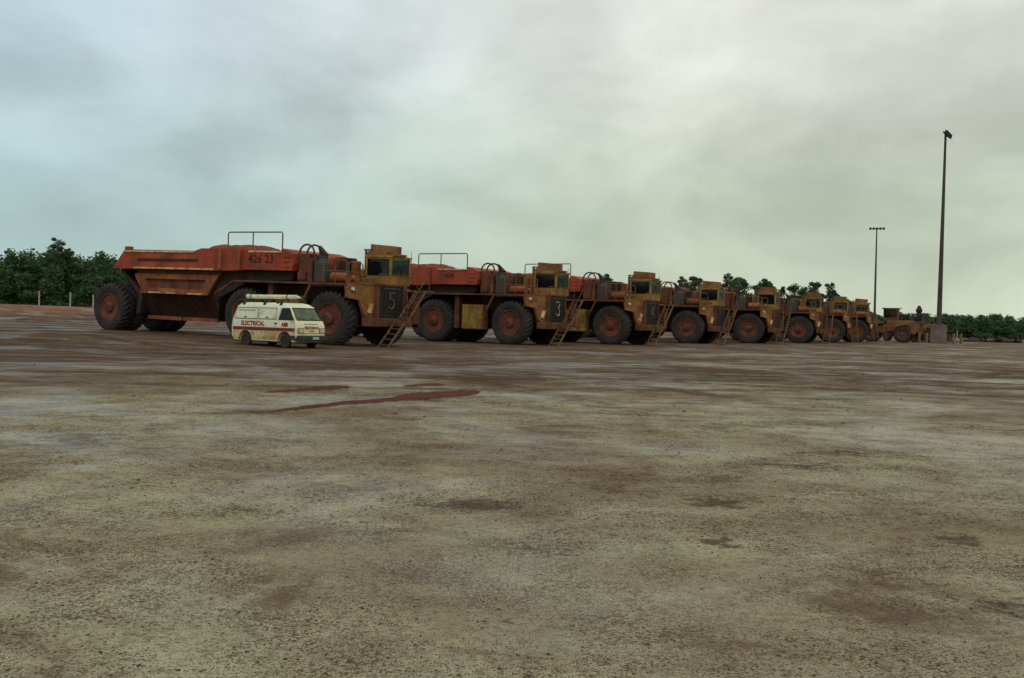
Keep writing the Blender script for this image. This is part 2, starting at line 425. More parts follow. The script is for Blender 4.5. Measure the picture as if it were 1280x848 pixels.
def make_truck():
    T = thing('haul_truck', 'x', 'haul truck')
    for lx, dual in ((0, False), (-6.1, True), (-17.3, True)):
        for near in (True, False): put_wheel(T, lx, near, dual)
    # ---------------- trailer hopper
    b = MB()
    b.prism([(-17.15, 3.86), (-16.1, 5.02), (-10.1, 4.98), (-9.6, 5.12), (-6.5, 5.12), (-6.5, 3.9), (-8.3, 3.86)], -2.5, 2.5)
    H = b.build('hopper', 'orange', T)
    b = MB(); b.prism([(-6.49, 3.96), (-6.49, 5.06), (-3.5, 4.98), (-3.5, 3.96)], -2.38, 2.38)
    b.build('front_panel', 'orange', T)
    b = MB(); b.prism([(-3.49, 3.96), (-3.49, 5.16), (-3.05, 5.05), (-2.72, 4.86), (-2.62, 4.4), (-2.75, 3.96)], -2.45, 2.45)
    for k in range(3): b.box(-3.40, -2.9, -2.5, -2.452, 4.15 + k * .27, 4.19 + k * .27)
    b.build('front_fairing', 'orange', T)
    b = MB(); b.box(-8.2, -7.95, -2.56, -2.503, 3.92, 5.08); b.box(-6.72, -6.5, -2.56, -2.503, 3.92, 5.10)
    b.box(-8.2, -7.95, 2.503, 2.56, 3.92, 5.08)
    each(b, 'side_stiffener', 'orange2', T)
    b = MB()
    for sx in (-1, 1):
        b.box(-16.05, -10.1, sx * 2.5 - .06, sx * 2.5 + .06, 4.86, 4.97)
        b.box(-15.2, -8.6, sx * 2.5 - .05, sx * 2.5 + .05, 3.88, 3.97)
        b.box(-6.0, -3.55, sx * 2.38 - .06, sx * 2.38 + .06, 4.93, 5.02)
    each(b, 'worn_rim', 'worn', T)
    b = MB(); b.box(-14.9, -9.9, -2.535, -2.503, 4.34, 4.50); b.box(-14.9, -9.9, 2.503, 2.535, 4.34, 4.50)
    each(b, 'side_slot', 'dark', T)
    b = MB(); b.box(-16.15, -15.75, -2.45, -2.15, 4.98, 5.2); b.box(-16.15, -15.75, 2.15, 2.45, 4.98, 5.2); each(b, 'tail_corner', 'orange', T)
    # recessed hopper side with frame
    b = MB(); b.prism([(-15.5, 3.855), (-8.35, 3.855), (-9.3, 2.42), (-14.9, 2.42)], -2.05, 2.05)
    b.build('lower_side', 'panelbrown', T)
    b = MB()
    for sx in (-1, 1):
        y0, y1 = sorted((sx * 2.05, sx * 2.20))
        b.prism([(-15.5, 3.6), (-8.5, 3.6), (-8.7, 3.3), (-15.4, 3.3)], y0, y1)
        b.prism([(-15.4, 3.3), (-14.6, 3.3), (-14.1, 2.75), (-14.95, 2.75)], y0, y1)
        b.prism([(-9.5, 3.3), (-8.7, 3.3), (-9.1, 2.75), (-9.9, 2.75)], y0, y1)
        b.prism([(-15.0, 2.748), (-9.1, 2.748), (-9.3, 2.42), (-14.95, 2.42)], y0, y1)
    b.build('side_frame', 'orange2', T)
    b = MB(); 
    for a in ((-14.2, -13.2), (-12.7, -11.9), (-10.9, -9.8)): b.box(a[0], a[1], -2.25, -2.202, 2.44, 2.52)
    each(b, 'worn_ledge', 'worn', T)
    # bottom dump pocket
    def sec(z, xa, xb, y): return [(xa, -y, z), (xb, -y, z), (xb, y, z), (xa, y, z)]
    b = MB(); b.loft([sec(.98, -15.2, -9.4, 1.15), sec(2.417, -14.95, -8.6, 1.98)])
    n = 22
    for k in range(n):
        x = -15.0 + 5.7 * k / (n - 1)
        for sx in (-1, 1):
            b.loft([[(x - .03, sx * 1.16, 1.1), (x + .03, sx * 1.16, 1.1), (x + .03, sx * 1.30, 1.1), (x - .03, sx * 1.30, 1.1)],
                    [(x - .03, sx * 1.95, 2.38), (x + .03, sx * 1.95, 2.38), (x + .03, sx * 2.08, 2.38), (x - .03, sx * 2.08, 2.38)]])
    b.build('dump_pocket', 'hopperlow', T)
    b = MB(); b.box(-15.3, -12.35, -1.32, -1.18, .86, 1.08); b.box(-12.2, -9.35, -1.32, -1.18, .86, 1.08)
    b.box(-15.3, -9.35, 1.18, 1.32, .86, 1.08)
    each(b, 'gate_lip', 'orange2', T)
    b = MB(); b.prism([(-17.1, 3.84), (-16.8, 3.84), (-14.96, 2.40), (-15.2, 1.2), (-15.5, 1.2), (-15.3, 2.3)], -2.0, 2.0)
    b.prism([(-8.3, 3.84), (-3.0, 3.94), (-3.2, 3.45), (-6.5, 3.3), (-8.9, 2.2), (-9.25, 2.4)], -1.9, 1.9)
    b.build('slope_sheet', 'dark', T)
    b = MB(); b.box(-17.9, -15.2, -.6, .6, 1.5, 2.6); b.cyl((-17.3, -2.2, 1.47), (-17.3, 2.2, 1.47), .38, n=14)
    b.box(-18.2, -15.4, -1.55, 1.55, 2.1, 2.5)
    b.build('trailer_frame', 'dark', T)
    # ore load
    bm = bmesh.new(); nx, ny = 56, 20; vs = []
    for i in range(nx + 1):
        for j in range(ny + 1):
            x = -15.9 + 12.3 * i / nx; y = -2.3 + 4.6 * j / ny
            e = min(1, (2.3 - abs(y)) / 1.3); e2 = min(1, (x + 15.9) / .9, (-3.6 - x) / .9)
            h = .40 * math.exp(-((x + 8.3) / 1.5) ** 4) * min(1, e * 1.6) ** .6
            h += .07 * math.sin(x * 2.3 + y) * e * e2 + random.uniform(-.035, .035)
            vs.append(bm.verts.new((x, y, 4.93 + max(h, -.04) + (.0 if x < -9.5 or x > -6 else .10))))
    for i in range(nx):
        for j in range(ny):
            a = i * (ny + 1) + j
            bm.faces.new((vs[a], vs[a + ny + 1], vs[a + ny + 2], vs[a + 1]))
    me = bpy.data.meshes.new('ore_load'); bm.to_mesh(me); bm.free(); link('ore_load', me, 'ore', T)
    b = MB(); b.tube([(-7.7, -2.3, 5.1), (-7.7, -2.3, 5.98), (-7.62, -2.3, 6.06), (-3.72, -2.3, 6.06), (-3.62, -2.3, 5.98), (-3.62, -2.3, 5.0)], .038)
    b.tube([(-5.8, -2.3, 5.02), (-5.8, -2.3, 6.06)], .035)
    b.build('hopper_handrail', 'rail', T)
    # ---------------- tractor
    b = MB(); b.box(-7.2, 1.5, -.65, .65, 1.15, 2.3); b.cyl((0, -1.9, 1.47), (0, 1.9, 1.47), .26, n=12)
    b.cyl((-6.1, -2.2, 1.47), (-6.1, 2.2, 1.47), .5, n=14); b.box(-1.5, .9, -1.2, 1.2, 2.0, 3.28)
    b.box(-6.8, -5.2, -.6, .6, 2.3, 3.3); b.box(-5.0, -1.5, -1.1, 1.1, 1.3, 3.2)
    b.build('chassis', 'dark', T)
    b = MB(); b.box(-4.55, -4.2, -2.3, -2.0, 1.0, 3.3); b.box(-4.55, -4.2, 2.0, 2.3, 1.0, 3.3); b.box(-4.5, -4.25, -2.0, 2.0, 2.6, 2.9)
    b.build('frame_post', 'brown', T)
    # hydraulic tower
    b = MB(); b.box(-2.6, -1.9, -2.1, -.9, 3.36, 4.92, .05); b.box(-2.6, -1.9, .9, 2.1, 3.36, 4.92, .05); b.box(-2.5, -2.0, -.9, .9, 3.36, 4.4)
    b.box(-1.78, -1.5, -2.25, -1.6, 3.36, 4.65, .03); b.box(-2.55, -2.0, -2.2, -2.102, 3.5, 3.9)
    b.build('hydraulic_tower', 'brown', T)
    for dy, dx in ((-1.9, 0), (-1.5, .18)):
        b = MB(); P = [(-2.75 + dx, dy, 4.5)]
        for k in range(13):
            a = math.pi * (1 - k / 12); P.append((-2.2 + dx + .52 * math.cos(a), dy, 4.92 + .5 * math.sin(a)))
        P.append((-1.66 + dx, dy, 4.2)); b.tube(P, .055); b.build('hose', 'rim', T)
    # exhaust flap wedge, grey barrel, drum
    b = MB(); b.prism([(-1.42, 4.4), (-1.2, 4.4), (-1.0, 4.92), (-1.55, 5.38), (-1.42, 4.95)], -1.8, -1.5); b.build('exhaust_flap', 'dark', T)
    b = MB(); b.cyl((-.85, -2.1, 3.4), (-.85, -2.1, 4.4), .34, .34); b.cyl((-.85, -2.1, 4.4), (-.85, -2.1, 4.68), .34, .22); b.cyl((-.85, -2.1, 4.68), (-.85, -2.1, 4.8), .25, .25)
    b.box(-1.3, -1.1, -2.3, -1.7, 3.4, 4.7)
    b.build('air_tank', 'grey', T, smooth=True)
    b = MB(); b.cyl((-.1, -2.2, 3.68), (1.0, -2.2, 3.68), .24); b.cyl((.05, -1.5, 3.62), (.95, -1.5, 3.62), .2); each(b, 'drum', 'orange2', T, smooth=True)
    b = MB()
    b.loft([[(-1.0, -.9, 3.4), (-.3, -.9, 3.4), (-.3, 0.1, 3.4), (-1.0, .1, 3.4)], [(-.8, -.8, 4.75), (-.35, -.8, 4.75), (-.35, 0, 4.75), (-.8, 0, 4.75)]])
    b.build('air_cleaner', 'dark', T)
    b = MB(); b.box(-.25, .05, -.5, .0, 3.4, 4.65, .04); b.box(-1.4, .0, -.7, .6, 3.4, 3.7, .04); b.box(.85, 1.5, -1.0, -.3, 3.4, 3.72, .04); b.build('engine_housing', 'yellow', T)
    b = MB(); b.cyl((.0, .45, 3.4), (.0, .45, 5.30), .07, n=10); b.box(-.08, .5, .36, .5, 5.28, 5.36); b.cyl((-.15, .62, 3.4), (-.15, .62, 5.25), .05, n=8); b.cyl((.22, .25, 3.4), (.22, .25, 5.2), .05, n=8)
    b.build('exhaust_pipe', 'rail', T, smooth=True)
    # deck / catwalk
    b = MB()
    for sx in (-1, 1):
        y0, y1 = sorted((sx * 1.75, sx * 2.72))
        b.prism([(-6.75, 3.26), (-6.75, 3.36), (1.25, 3.36), (1.25, 3.26)], y0, y1)
        y0, y1 = sorted((sx * 2.6, sx * 2.72))
        b.prism([(-6.75, 3.255), (-6.75, 3.36), (-8.2, 2.62), (-8.2, 2.52)], y0, y1)
        b.prism([(-1.75, 2.35), (-1.65, 2.30), (-1.12, 3.255), (-1.25, 3.255)], y0, y1)
    b.box(-1.5, 1.25, -1.74, 1.74, 3.285, 3.355)
    b.build('deck', 'brown', T)
    # fender inner (arched black guard) and front panels
    b = MB()
    for sx in (-1, 1):
        y0, y1 = sorted((sx * 1.72, sx * 2.66))
        b.prism([(1.06, 3.25), (1.25, 3.25), (1.9, 1.62), (1.78, 1.62)], *sorted((sx * 1.1, sx * 1.9)))
        b.prism([(-1.1, 3.25), (1.1, 3.25), (1.1, 3.17), (-1.1, 3.17)], y0, y1)
    each(b, 'mudguard', 'dark', T)
    b = MB()
    for sx in (-1, 1):
        t = .05
        # sloping front panel: wide under the deck, tapered to the bumper
        front = [(1.24, 2.70, 3.36), (1.34, 2.70, 2.62), (1.68, 2.12, 2.50), (1.86, 1.86, 1.62), (2.0, 1.2, 1.62), (2.0, 1.12, 3.36)]
        f1 = [(x, sx * y, z) for x, y, z in front]; f2 = [(x - .16, sx * (y - .02), z) for x, y, z in front]
        n_ = len(f1); b.add(f1 + f2, [tuple(range(n_)), tuple(range(2 * n_ - 1, n_ - 1, -1))] + [(i, n_ + i, n_ + (i + 1) % n_, (i + 1) % n_) for i in range(n_)])
        b.add([(1.22, sx * 2.72, 3.34), (2.06, sx * 1.12, 3.34), (2.06, sx * 1.12, 3.44), (1.22, sx * 2.72, 3.44), (1.1, sx * 2.6, 3.34), (1.9, sx * 1.1, 3.34), (1.9, sx * 1.1, 3.44), (1.1, sx * 2.6, 3.44)],
              [(0, 1, 2, 3), (4, 7, 6, 5), (0, 4, 5, 1), (3, 2, 6, 7), (0, 3, 7, 4), (1, 5, 6, 2)])
    each(b, 'front_fender', 'yellow', T)
    for sx in (-1,):
        b = MB(); b.cyl((1.42, -2.42, 3.08), (1.52, -2.44, 3.08), .09, .10, 12); b.build('headlight', 'lens', T)
        b = MB(); b.cyl((1.90, -1.55, 1.85), (1.98, -1.45, 2.35), .13, n=12); b.build('canister', 'worn', T, smooth=True)
    # hood and grille
    b = MB(); b.box(.9, 2.12, -1.18, 1.18, 1.55, 3.42, .03); b.box(2.08, 2.2, -1.24, -1.06, 1.6, 3.44); b.box(2.08, 2.2, 1.06, 1.24, 1.6, 3.44); b.box(2.08, 2.2, -1.06, 1.06, 3.34, 3.44)
    b.build('hood', 'brown', T)
    b = MB(); b.box(2.122, 2.14, -1.05, 1.05, 1.62, 3.33)
    for k in range(8):
        z = 1.68 + k * .205; b.box(2.14, 2.175, -1.05, 1.05, z, z + .05)
    for y in (-.55, .55): b.box(2.14, 2.17, y - .02, y + .02, 1.62, 3.33)
    G = b.build('radiator_grille', 'black', T)
    b = MB(); b.box(2.176, 2.19, -.7, .75, 3.16, 3.24); b.build('badge_strip', 'grey', G)
    b = MB(); b.box(1.72, 2.26, -1.95, 1.95, 1.14, 1.6, .05); b.box(1.9, 2.3, 1.97, 2.55, 1.3, 3.0, .04)
    b.cyl((2.2, -1.45, 1.38), (2.32, -1.45, 1.38), .1, n=10)
    b.build('bumper', 'brown', T)
    # cab
    x0, x1, y0, y1 = .20, 1.92, .20, 2.0
    b = MB(); b.box(x0, x1, y0, y1, 3.40, 3.84, .03)
    b.box(x0 - .05, x1 + .08, y0 - .06, y1 + .06, 4.90, 5.0, .02)
    for (x, y) in ((x0 + .05, y0 + .05), (x0 + .05, y1 - .05), (x1 - .05, y0 + .05), (x1 - .05, y1 - .05)): b.box(x - .06, x + .06, y - .06, y + .06, 3.83, 4.91)
    b.box(x0 - .01, x0 + .06, y0 + .1, y1 - .1, 3.83, 4.91)
    b.box(x0 + .1, x1 - .1, y0 - .012, y0 + .06, 3.82, 3.9); b.box(x0 + .1, x1 - .1, y0 - .012, y0 + .06, 4.83, 4.91)
    b.box(x1 - .06, x1 + .012, y0 + .1, y1 - .1, 3.82, 3.92); b.box(x1 - .06, x1 + .012, y0 + .1, y1 - .1, 4.84, 4.91)
    CB = b.build('cab', 'cabyellow', T)
    b = MB(); b.box(x0 + .12, x1 - .12, y0 + .01, y0 + .022, 3.88, 4.84); b.build('side_window', 'glassside', CB)
    b = MB(); b.box(x0 + .12, x1 - .12, y1 - .022, y1 - .01, 3.88, 4.86); b.build('side_window', 'glassfront', CB)
    b = MB(); b.box(x1 - .022, x1 - .01, y0 + .12, y1 - .12, 3.9, 4.86); b.build('windscreen', 'glassfront', CB)
    b = MB(); b.box(.55, .95, .9, 1.5, 3.85, 4.35); b.box(.35, .5, .8, 1.6, 3.85, 4.55); b.build('seat', 'black', CB)
    b = MB(); b.tube([(1.96, 1.25, 3.95), (1.96, 1.05, 4.5)], .015); b.build('wiper', 'black', CB)
    # roof air conditioner and visor
    b = MB()
    def tr(zb, x_0, x_1, y_0, y_1, h, tilt): 
        v = [(x_0, y_0, zb), (x_1, y_0, zb + tilt), (x_1, y_1, zb + tilt), (x_0, y_1, zb)]
        b.loft([v, [(p[0], p[1], p[2] + h) for p in v]])
    tr(5.24, .35, 1.75, .4, 1.35, .40, -.10); tr(5.005, .15, 2.1, .25, 1.4, .10, 0); tr(5.10, .25, 1.55, .3, 1.5, .16, -.02)
    b.build('roof_unit', 'yellow', CB)
    b = MB(); b.tube([(1.2, 2.3, 3.4), (1.25, 2.35, 4.0)], .03); b.box(1.2, 1.25, 2.25, 2.55, 4.0, 4.5)
    b.build('mirror', 'black', T)
    b = MB(); b.tube([(1.7, 2.6, 3.4), (1.5, 2.62, 5.4)], .014, 5); b.build('aerial', 'dark', T)
    # handrails
    b = MB(); yr = -2.66
    b.tube([(-.35, yr, 3.36), (-.35, yr, 4.45), (-.28, yr, 4.55), (1.1, yr, 4.55), (1.2, yr, 4.45), (1.2, yr, 3.36)], .034)
    b.tube([(.45, yr, 3.36), (.45, yr, 4.55)], .03); b.tube([(-.35, yr, 3.98), (1.2, yr, 3.98)], .026)
    b.build('deck_handrail', 'rail', T)
    b = MB(); b.tube([(1.24, -2.55, 3.44), (1.24, -2.55, 4.38), (1.27, -2.5, 4.45), (1.56, -1.95, 4.45), (1.62, -1.85, 4.35), (1.62, -1.85, 3.44)], .034)
    b.tube([(1.24, -2.55, 3.95), (1.62, -1.85, 3.95)], .024)
    b.build('front_handrail', 'rail', T)
    b = MB(); b.tube([(2.1, -1.0, 3.44), (2.1, -1.0, 3.95), (2.1, 2.5, 3.95), (2.1, 2.5, 3.3)], .022)
    for y in (-.1, .8, 1.7): b.tube([(2.1, y, 3.44), (2.1, y, 3.95)], .022)
    b.box(1.5, 2.25, 1.25, 2.75, 3.1, 3.2)
    b.build('cab_handrail', 'rail', T)
    # fuel tank
    for sx in (-1, 1):
        b = MB(); y0_, y1_ = sorted((sx * 1.75, sx * 2.45))
        b.box(-3.85, -2.15, y0_, y1_, .95, 2.62, .08)
        ys = sx * 2.45
        for x in (-3.75, -3.3, -2.7, -2.3): b.box(x, x + .1, min(ys, ys + sx * .04), max(ys, ys + sx * .04), 1.0, 2.58)
        b.build('fuel_tank', 'tank', T)
    # ladder, lower and upper flight
    b = MB()
    def flight(p, q, n, w0, w1):
        for x in (w0, w1): b.loft([[(x - .03, p[0] - .05, p[1]), (x + .03, p[0] - .05, p[1]), (x + .03, p[0] + .09, p[1]), (x - .03, p[0] + .09, p[1])],
                                   [(x - .03, q[0] - .05, q[1]), (x + .03, q[0] - .05, q[1]), (x + .03, q[0] + .09, q[1]), (x - .03, q[0] + .09, q[1])]])
        for k in range(n):
            t = (k + .6) / n; y = p[0] + (q[0] - p[0]) * t; z = p[1] + (q[1] - p[1]) * t
            b.box(w0 + .03, w1 - .03, y - .12, y + .12, z - .02, z + .02)
    flight((-1.35, .06), (.15, 1.45), 5, 2.4, 3.05)
    b.box(2.28, 3.08, .05, .5, 1.43, 1.48)
    flight((.35, 1.48), (2.0, 3.2), 6, 2.4, 3.05)
    b.tube([(3.05, .3, 1.5), (3.05, .35, 2.2), (3.05, 2.0, 3.9), (3.05, 2.3, 3.9), (3.05, 2.3, 3.2)], .022)
    b.build('ladder', 'rail', T)
    b = MB(); b.box(2.3, 3.1, 1.95, 2.75, 3.14, 3.2); b.build('landing', 'brown', T)
    return T

def numeral(T, which):
    G = [c for c in T.children if c.name.split('.')[0] == 'radiator_grille'][0]
    b = MB(); X = 2.21
    if which == 5: P = [(.30, 3.02), (-.22, 3.02), (-.22, 2.62), (-.05, 2.66), (.14, 2.60), (.24, 2.45), (.24, 2.25), (.14, 2.08), (-.04, 2.02), (-.24, 2.12)]; r = .035; m = 'number'
    elif which == 3: P = [(-.22, 2.90), (-.10, 3.04), (.10, 3.04), (.24, 2.90), (.24, 2.72), (.08, 2.56), (-.04, 2.54), (.08, 2.50), (.28, 2.32), (.28, 2.10), (.12, 1.94), (-.08, 1.94), (-.26, 2.10)]; r = .045; m = 'paleno'
    else: P = [(.14, 1.98), (.14, 3.0), (-.26, 2.3), (.32, 2.3)]; r = .035; m = 'number'
    b.tube([(X, y * .85 + .02, 2.52 + (z - 2.5) * .85) for y, z in P], r * .85, 6); o = b.build('numeral', m, G)

def side_text(T, s, cx, cz, size, mat, y=-2.388, bold=.012, host='front_panel'):
    me = text_poly(s, size, lambda u, v, w: Vector((cx + u, y - w, cz + v)), .004, 1.1, bold)
    me.name = 'lettering'
    P = [c for c in T.children if c.name.split('.')[0] == host][0]
    link('lettering', me, mat, P)
    return me

# front outer disc positions on the ground, heading a below the image's right-hand direction
TR = [
 ((-9.80, 52.6), 29.5, 'haul truck numbered 5 with orange bottom-dump trailer, nearest, behind the parked van'),
 ((-.26, 65.4), 31, 'haul truck numbered 3 on its grille with yellow side tank, second in the row'),
 ((7.2, 73.6), 32.5, 'haul truck with faint number 4 on its grille, third in the row'),
 ((15.1, 86.6), 29.5, 'muddy yellow haul truck fourth along the row, red trailer hidden behind'),
 ((22.7, 95.9), 27, 'muddy yellow haul truck fifth along the row, in front of the tall gum tree'),
 ((30.6, 106.5), 24, 'muddy brown haul truck sixth along the row, last with its whole wheel in view'),
 ((37.6, 117), 14, 'haul truck seventh along the row, mostly hidden behind the ladder of the sixth'),
 ((43.2, 125), 10, 'farthest haul truck of the row, eighth, beside the distant light mast'),
]
G0 = 'bottom-dump haul trucks parked in a row'
proto = make_truck()
trucks = []
for i, ((px, py), a, lab) in enumerate(TR):
    T = proto if i == 0 else dup(proto)
    trucks.append(T)
for i, ((px, py), a, lab) in enumerate(TR):
    T = trucks[i]; A = R(a)
    ox, oy = px + 2.62 * math.sin(A), py + 2.62 * math.cos(A)
    z0 = gz(ox, oy)
    rx, ry = ox - 17.3 * math.cos(A), oy + 17.3 * math.sin(A)
    pitch = math.atan2(gz(rx, ry) - z0, 17.3)
    T.rotation_mode = 'XYZ'
    T.location = (ox, oy, z0 - .05); T.rotation_euler = (0, pitch, -A)
    T['label'] = lab; T['group'] = G0
    for c_ in T.children:
        if c_.name.startswith('wheel'):
            c_.rotation_euler[1] = random.uniform(0, 6.28)
            if abs(c_.location.x) < .1: c_.rotation_euler[2] += R([0, -4, 3, -2, 5, 0, 2, -3][i])
            c_.rotation_mode = 'YXZ' if False else 'XYZ'
for T in trucks[3:]:
    for c_ in list(T.children):
        if c_.name.startswith('hopper_handrail'): bpy.data.objects.remove(c_)
numeral(trucks[0], 5); numeral(trucks[1], 3); numeral(trucks[2], 4)
side_text(trucks[0], '426 23', -5.08, 4.36, .62, 'darkpaint')
side_text(trucks[1], '424', -5.0, 4.42, .46, 'darkpaint')
f = lambda u, v, w: Vector((1.47 + .5 * u + w, -2.36 + .88 * u - .3 * w, 2.78 + v))
for T in trucks[:2]:
    me = text_poly('71', .28, f, .012, 1.1, .008); me.name = 'fleet_number'
    P = [c for c in T.children if c.name.split('.')[0] == 'front_fender'][0]
    link('fleet_number', me, 'darkpaint', P)

# ------------------------------------------------------------------ van
LV = [(.30, -2.16, 2.10, .84), (.50, -2.25, 2.23, .88), (1.02, -2.25, 2.22, .885), (1.22, -2.21, 2.12, .875), (1.86, -1.97, 1.62, .79), (1.98, -1.86, 1.42, .73), (2.05, -1.60, 1.12, .58)]
def lv(z, k):
    for a, b_ in zip(LV, LV[1:]):
        if z <= b_[0]: t = (z - a[0]) / (b_[0] - a[0]); return a[k] + (b_[k] - a[k]) * t
    return LV[-1][k]
def sideP(sx, off): return lambda u, v, w=0: Vector((u, sx * (lv(v, 3) + off + w), v))
def frontP(off): return lambda u, v, w=0: Vector((lv(v, 2) + off + w, u, v))
def rear_p(off): return lambda u, v, w=0: Vector((lv(v, 1) - off - w, u, v))
def patch(b, uv, fn, fn2):
    n = len(uv); b.add([fn(u, v) for u, v in uv] + [fn2(u, v) for u, v in uv],
        [tuple(range(n)), tuple(range(2 * n - 1, n - 1, -1))] + [(i, n + i, n + (i + 1) % n, (i + 1) % n) for i in range(n)])
def make_van():
    V = thing('van', 'cream and tan electrical service van with maroon stripe and a pipe on its roof', 'van')
    def ring(z, xa, xb, hw, r=.13, n=6):
        pts = []
        for cx, cy, a0 in ((xb - r, hw - r, 0), (xa + r, hw - r, 90), (xa + r, -hw + r, 180), (xb - r, -hw + r, 270)):
            for k in range(n + 1):
                a = R(a0 + 90 * k / n); pts.append((cx + r * math.cos(a), cy + r * math.sin(a), z))
        return pts
    zs = [.30, .36, .50, .70, 1.02, 1.22, 1.5, 1.86, 1.93, 1.98, 2.02, 2.05]
    b = MB(); b.loft([ring(z, lv(z, 1), lv(z, 2), lv(z, 3), .13 if z < 1.9 else .2) for z in zs])
    body = b.build('body', 'vanwhite', V, smooth=True)
    c = MB()
    for x in (1.42, -1.22):
        c.cyl((x, -1.2, .34), (x, -.45, .34), .40, n=28); c.cyl((x, .45, .34), (x, 1.2, .34), .40, n=28)
    # window openings: windscreen and front door windows
    cut = c.mesh('cut'); co = link('cut', cut)
    md = body.modifiers.new('b', 'BOOLEAN'); md.operation = 'DIFFERENCE'; md.object = co; md.solver = 'EXACT'
    dg = bpy.context.evaluated_depsgraph_get(); dg.update()
    me = bpy.data.meshes.new_from_object(body.evaluated_get(dg)); me.name = 'body'
    body.modifiers.clear(); body.data = me; bpy.data.objects.remove(co)
    if not me.materials: me.materials.append(M['vanwhite'])
    for sx in (-1, 1):
        # tan lower flank
        b = MB()
        segs = [(-2.1, -1.68), (-.76, .96), (1.88, 2.08)]
        for u0, u1 in segs: patch(b, [(u0, .34), (u1, .34), (u1, .50), (u0, .50)], sideP(sx, .004), sideP(sx, -.02))
        def arch(u):
            for x in (1.42, -1.22):
                if abs(u - x) < .43: return .34 + math.sqrt(max(.43 ** 2 - (u - x) ** 2, 0))
            return .50
        N = 84
        for k in range(N):
            u0 = -2.1 + 4.18 * k / N; u1 = -2.1 + 4.18 * (k + 1) / N
            z0, z1 = max(.50, arch(u0)), max(.50, arch(u1))
            if z0 < .735 or z1 < .735: patch(b, [(u0, min(z0, .735)), (u1, min(z1, .735)), (u1, .74), (u0, .74)], sideP(sx, .004), sideP(sx, -.02))
        b.build('lower_flank', 'vantan', body)
        b = MB()
        for k in range(N):
            u0 = -2.1 + 4.18 * k / N; u1 = -2.1 + 4.18 * (k + 1) / N
            z0, z1 = max(.76, arch(u0) + .01), max(.76, arch(u1) + .01)
            patch(b, [(u0, z0), (u1, z1), (u1, .92), (u0, .92)], sideP(sx, .007), sideP(sx, -.02))
        b.build('side_stripe', 'stripe', body)
        # wheel arch lining / trim
        for x in (1.42, -1.22):
            b = MB(); P = [(x + .41 * math.cos(a), sx * .885, .34 + .41 * math.sin(a)) for a in [R(-4 + 188 * k / 16) for k in range(17)]]
            b.tube(P, .018, 6); b.build('arch_trim', 'seam', body)
        # blanked rear windows
        for u0, u1, t0, t1 in ((-1.98, -.42, .10, 0), (-.30, .84, 0, 0)):
            uv = [(u0, 1.30), (u1, 1.30), (u1 - t1, 1.80), (u0 + t0, 1.80)]
            b = MB(); patch(b, uv, sideP(sx, .012), sideP(sx, -.02)); W = b.build('side_panel', 'vanwhite', body)
            b = MB(); b.tube([sideP(sx, .014)(u, v) for u, v in uv] , .014, 5, closed=True); b.build('panel_seal', 'seam', W)
            um = (u0 + u1) / 2 - .05
            b = MB(); patch(b, [(um - .12, 1.37), (um, 1.34), (um + .12, 1.37), (um, 1.41)], sideP(sx, .022), sideP(sx, .01)); b.build('panel_handle', 'seam', W)
            if u0 < -1 and sx < 0:
                b = MB(); x = -1.75
                while x < -.62:
                    w = random.uniform(.04, .08); patch(b, [(x, 1.665), (x + w, 1.665), (x + w, 1.70), (x, 1.70)], sideP(sx, .020), sideP(sx, .01)); x += w + .028
                b.build('small_print', 'seam', W)
        # front door window
        uv = [(1.02, 1.28), (1.98, 1.28), (1.66, 1.80), (1.16, 1.80)]
        b = MB(); patch(b, uv, sideP(sx, .010), sideP(sx, -.01)); W = b.build('door_window', 'vanglass', body)
        b = MB(); b.tube([sideP(sx, .012)(u, v) for u, v in uv], .016, 5, closed=True); b.build('window_seal', 'seam', W)
        # door seams
        b = MB()
        for P in ([(.95, .45), (.95, 1.25), (1.08, 1.84)], [(2.04, .95), (2.06, 1.22)], [(-.36, .5), (-.36, 1.86)]):
            b.tube([sideP(sx, .001)(u, v) for u, v in P], .009, 5)
        b.build('door_seam', 'seam', body)
        b = MB(); patch(b, [(.76, 1.08), (.90, 1.08), (.90, 1.14), (.76, 1.14)], sideP(sx, .03), sideP(sx, 0)); b.build('door_handle', 'seam', body)
        b = MB(); p = sideP(sx, 0)(1.88, 1.36); q = sideP(sx, .2)(1.96, 1.42); b.tube([p, q], .015, 5)
        b.box(q.x - .03, q.x + .03, min(q.y, q.y + sx * .16), max(q.y, q.y + sx * .16), 1.34, 1.56, .015); b.build('mirror', 'plastic', V)
    # interior and glass: windscreen
    uv = [(-.76, 1.28), (.76, 1.28), (.68, 1.82), (-.68, 1.82)]
    b = MB(); patch(b, uv, frontP(.012), frontP(-.01)); W = b.build('windscreen', 'vanscreen', body)
    b = MB(); b.tube([frontP(.014)(u, v) for u, v in uv], .02, 5, closed=True); b.build('window_seal', 'seam', W)
    b = MB(); b.tube([frontP(.03)(.5, 1.27), frontP(.03)(.05, 1.38)], .01, 5); b.tube([frontP(.03)(-.15, 1.27), frontP(.03)(-.6, 1.38)], .01, 5); b.build('wiper', 'seam', body)
    uv = [(-.7, 1.32), (.7, 1.32), (.62, 1.78), (-.62, 1.78)]
    b = MB(); patch(b, uv, rear_p(.010), rear_p(-.01)); b.build('rear_window', 'vanglass', body)
    # front lamps, panel, bumper, plate
    b = MB(); patch(b, [(-.80, .69), (.80, .69), (.80, .93), (-.80, .93)], frontP(.004), frontP(-.02)); b.build('front_stripe', 'stripe', body)
    b = MB(); patch(b, [(-.46, .71), (.46, .71), (.46, 1.0), (-.46, 1.0)], frontP(.010), frontP(-.02)); b.build('front_centre_panel', 'vanwhite', body)
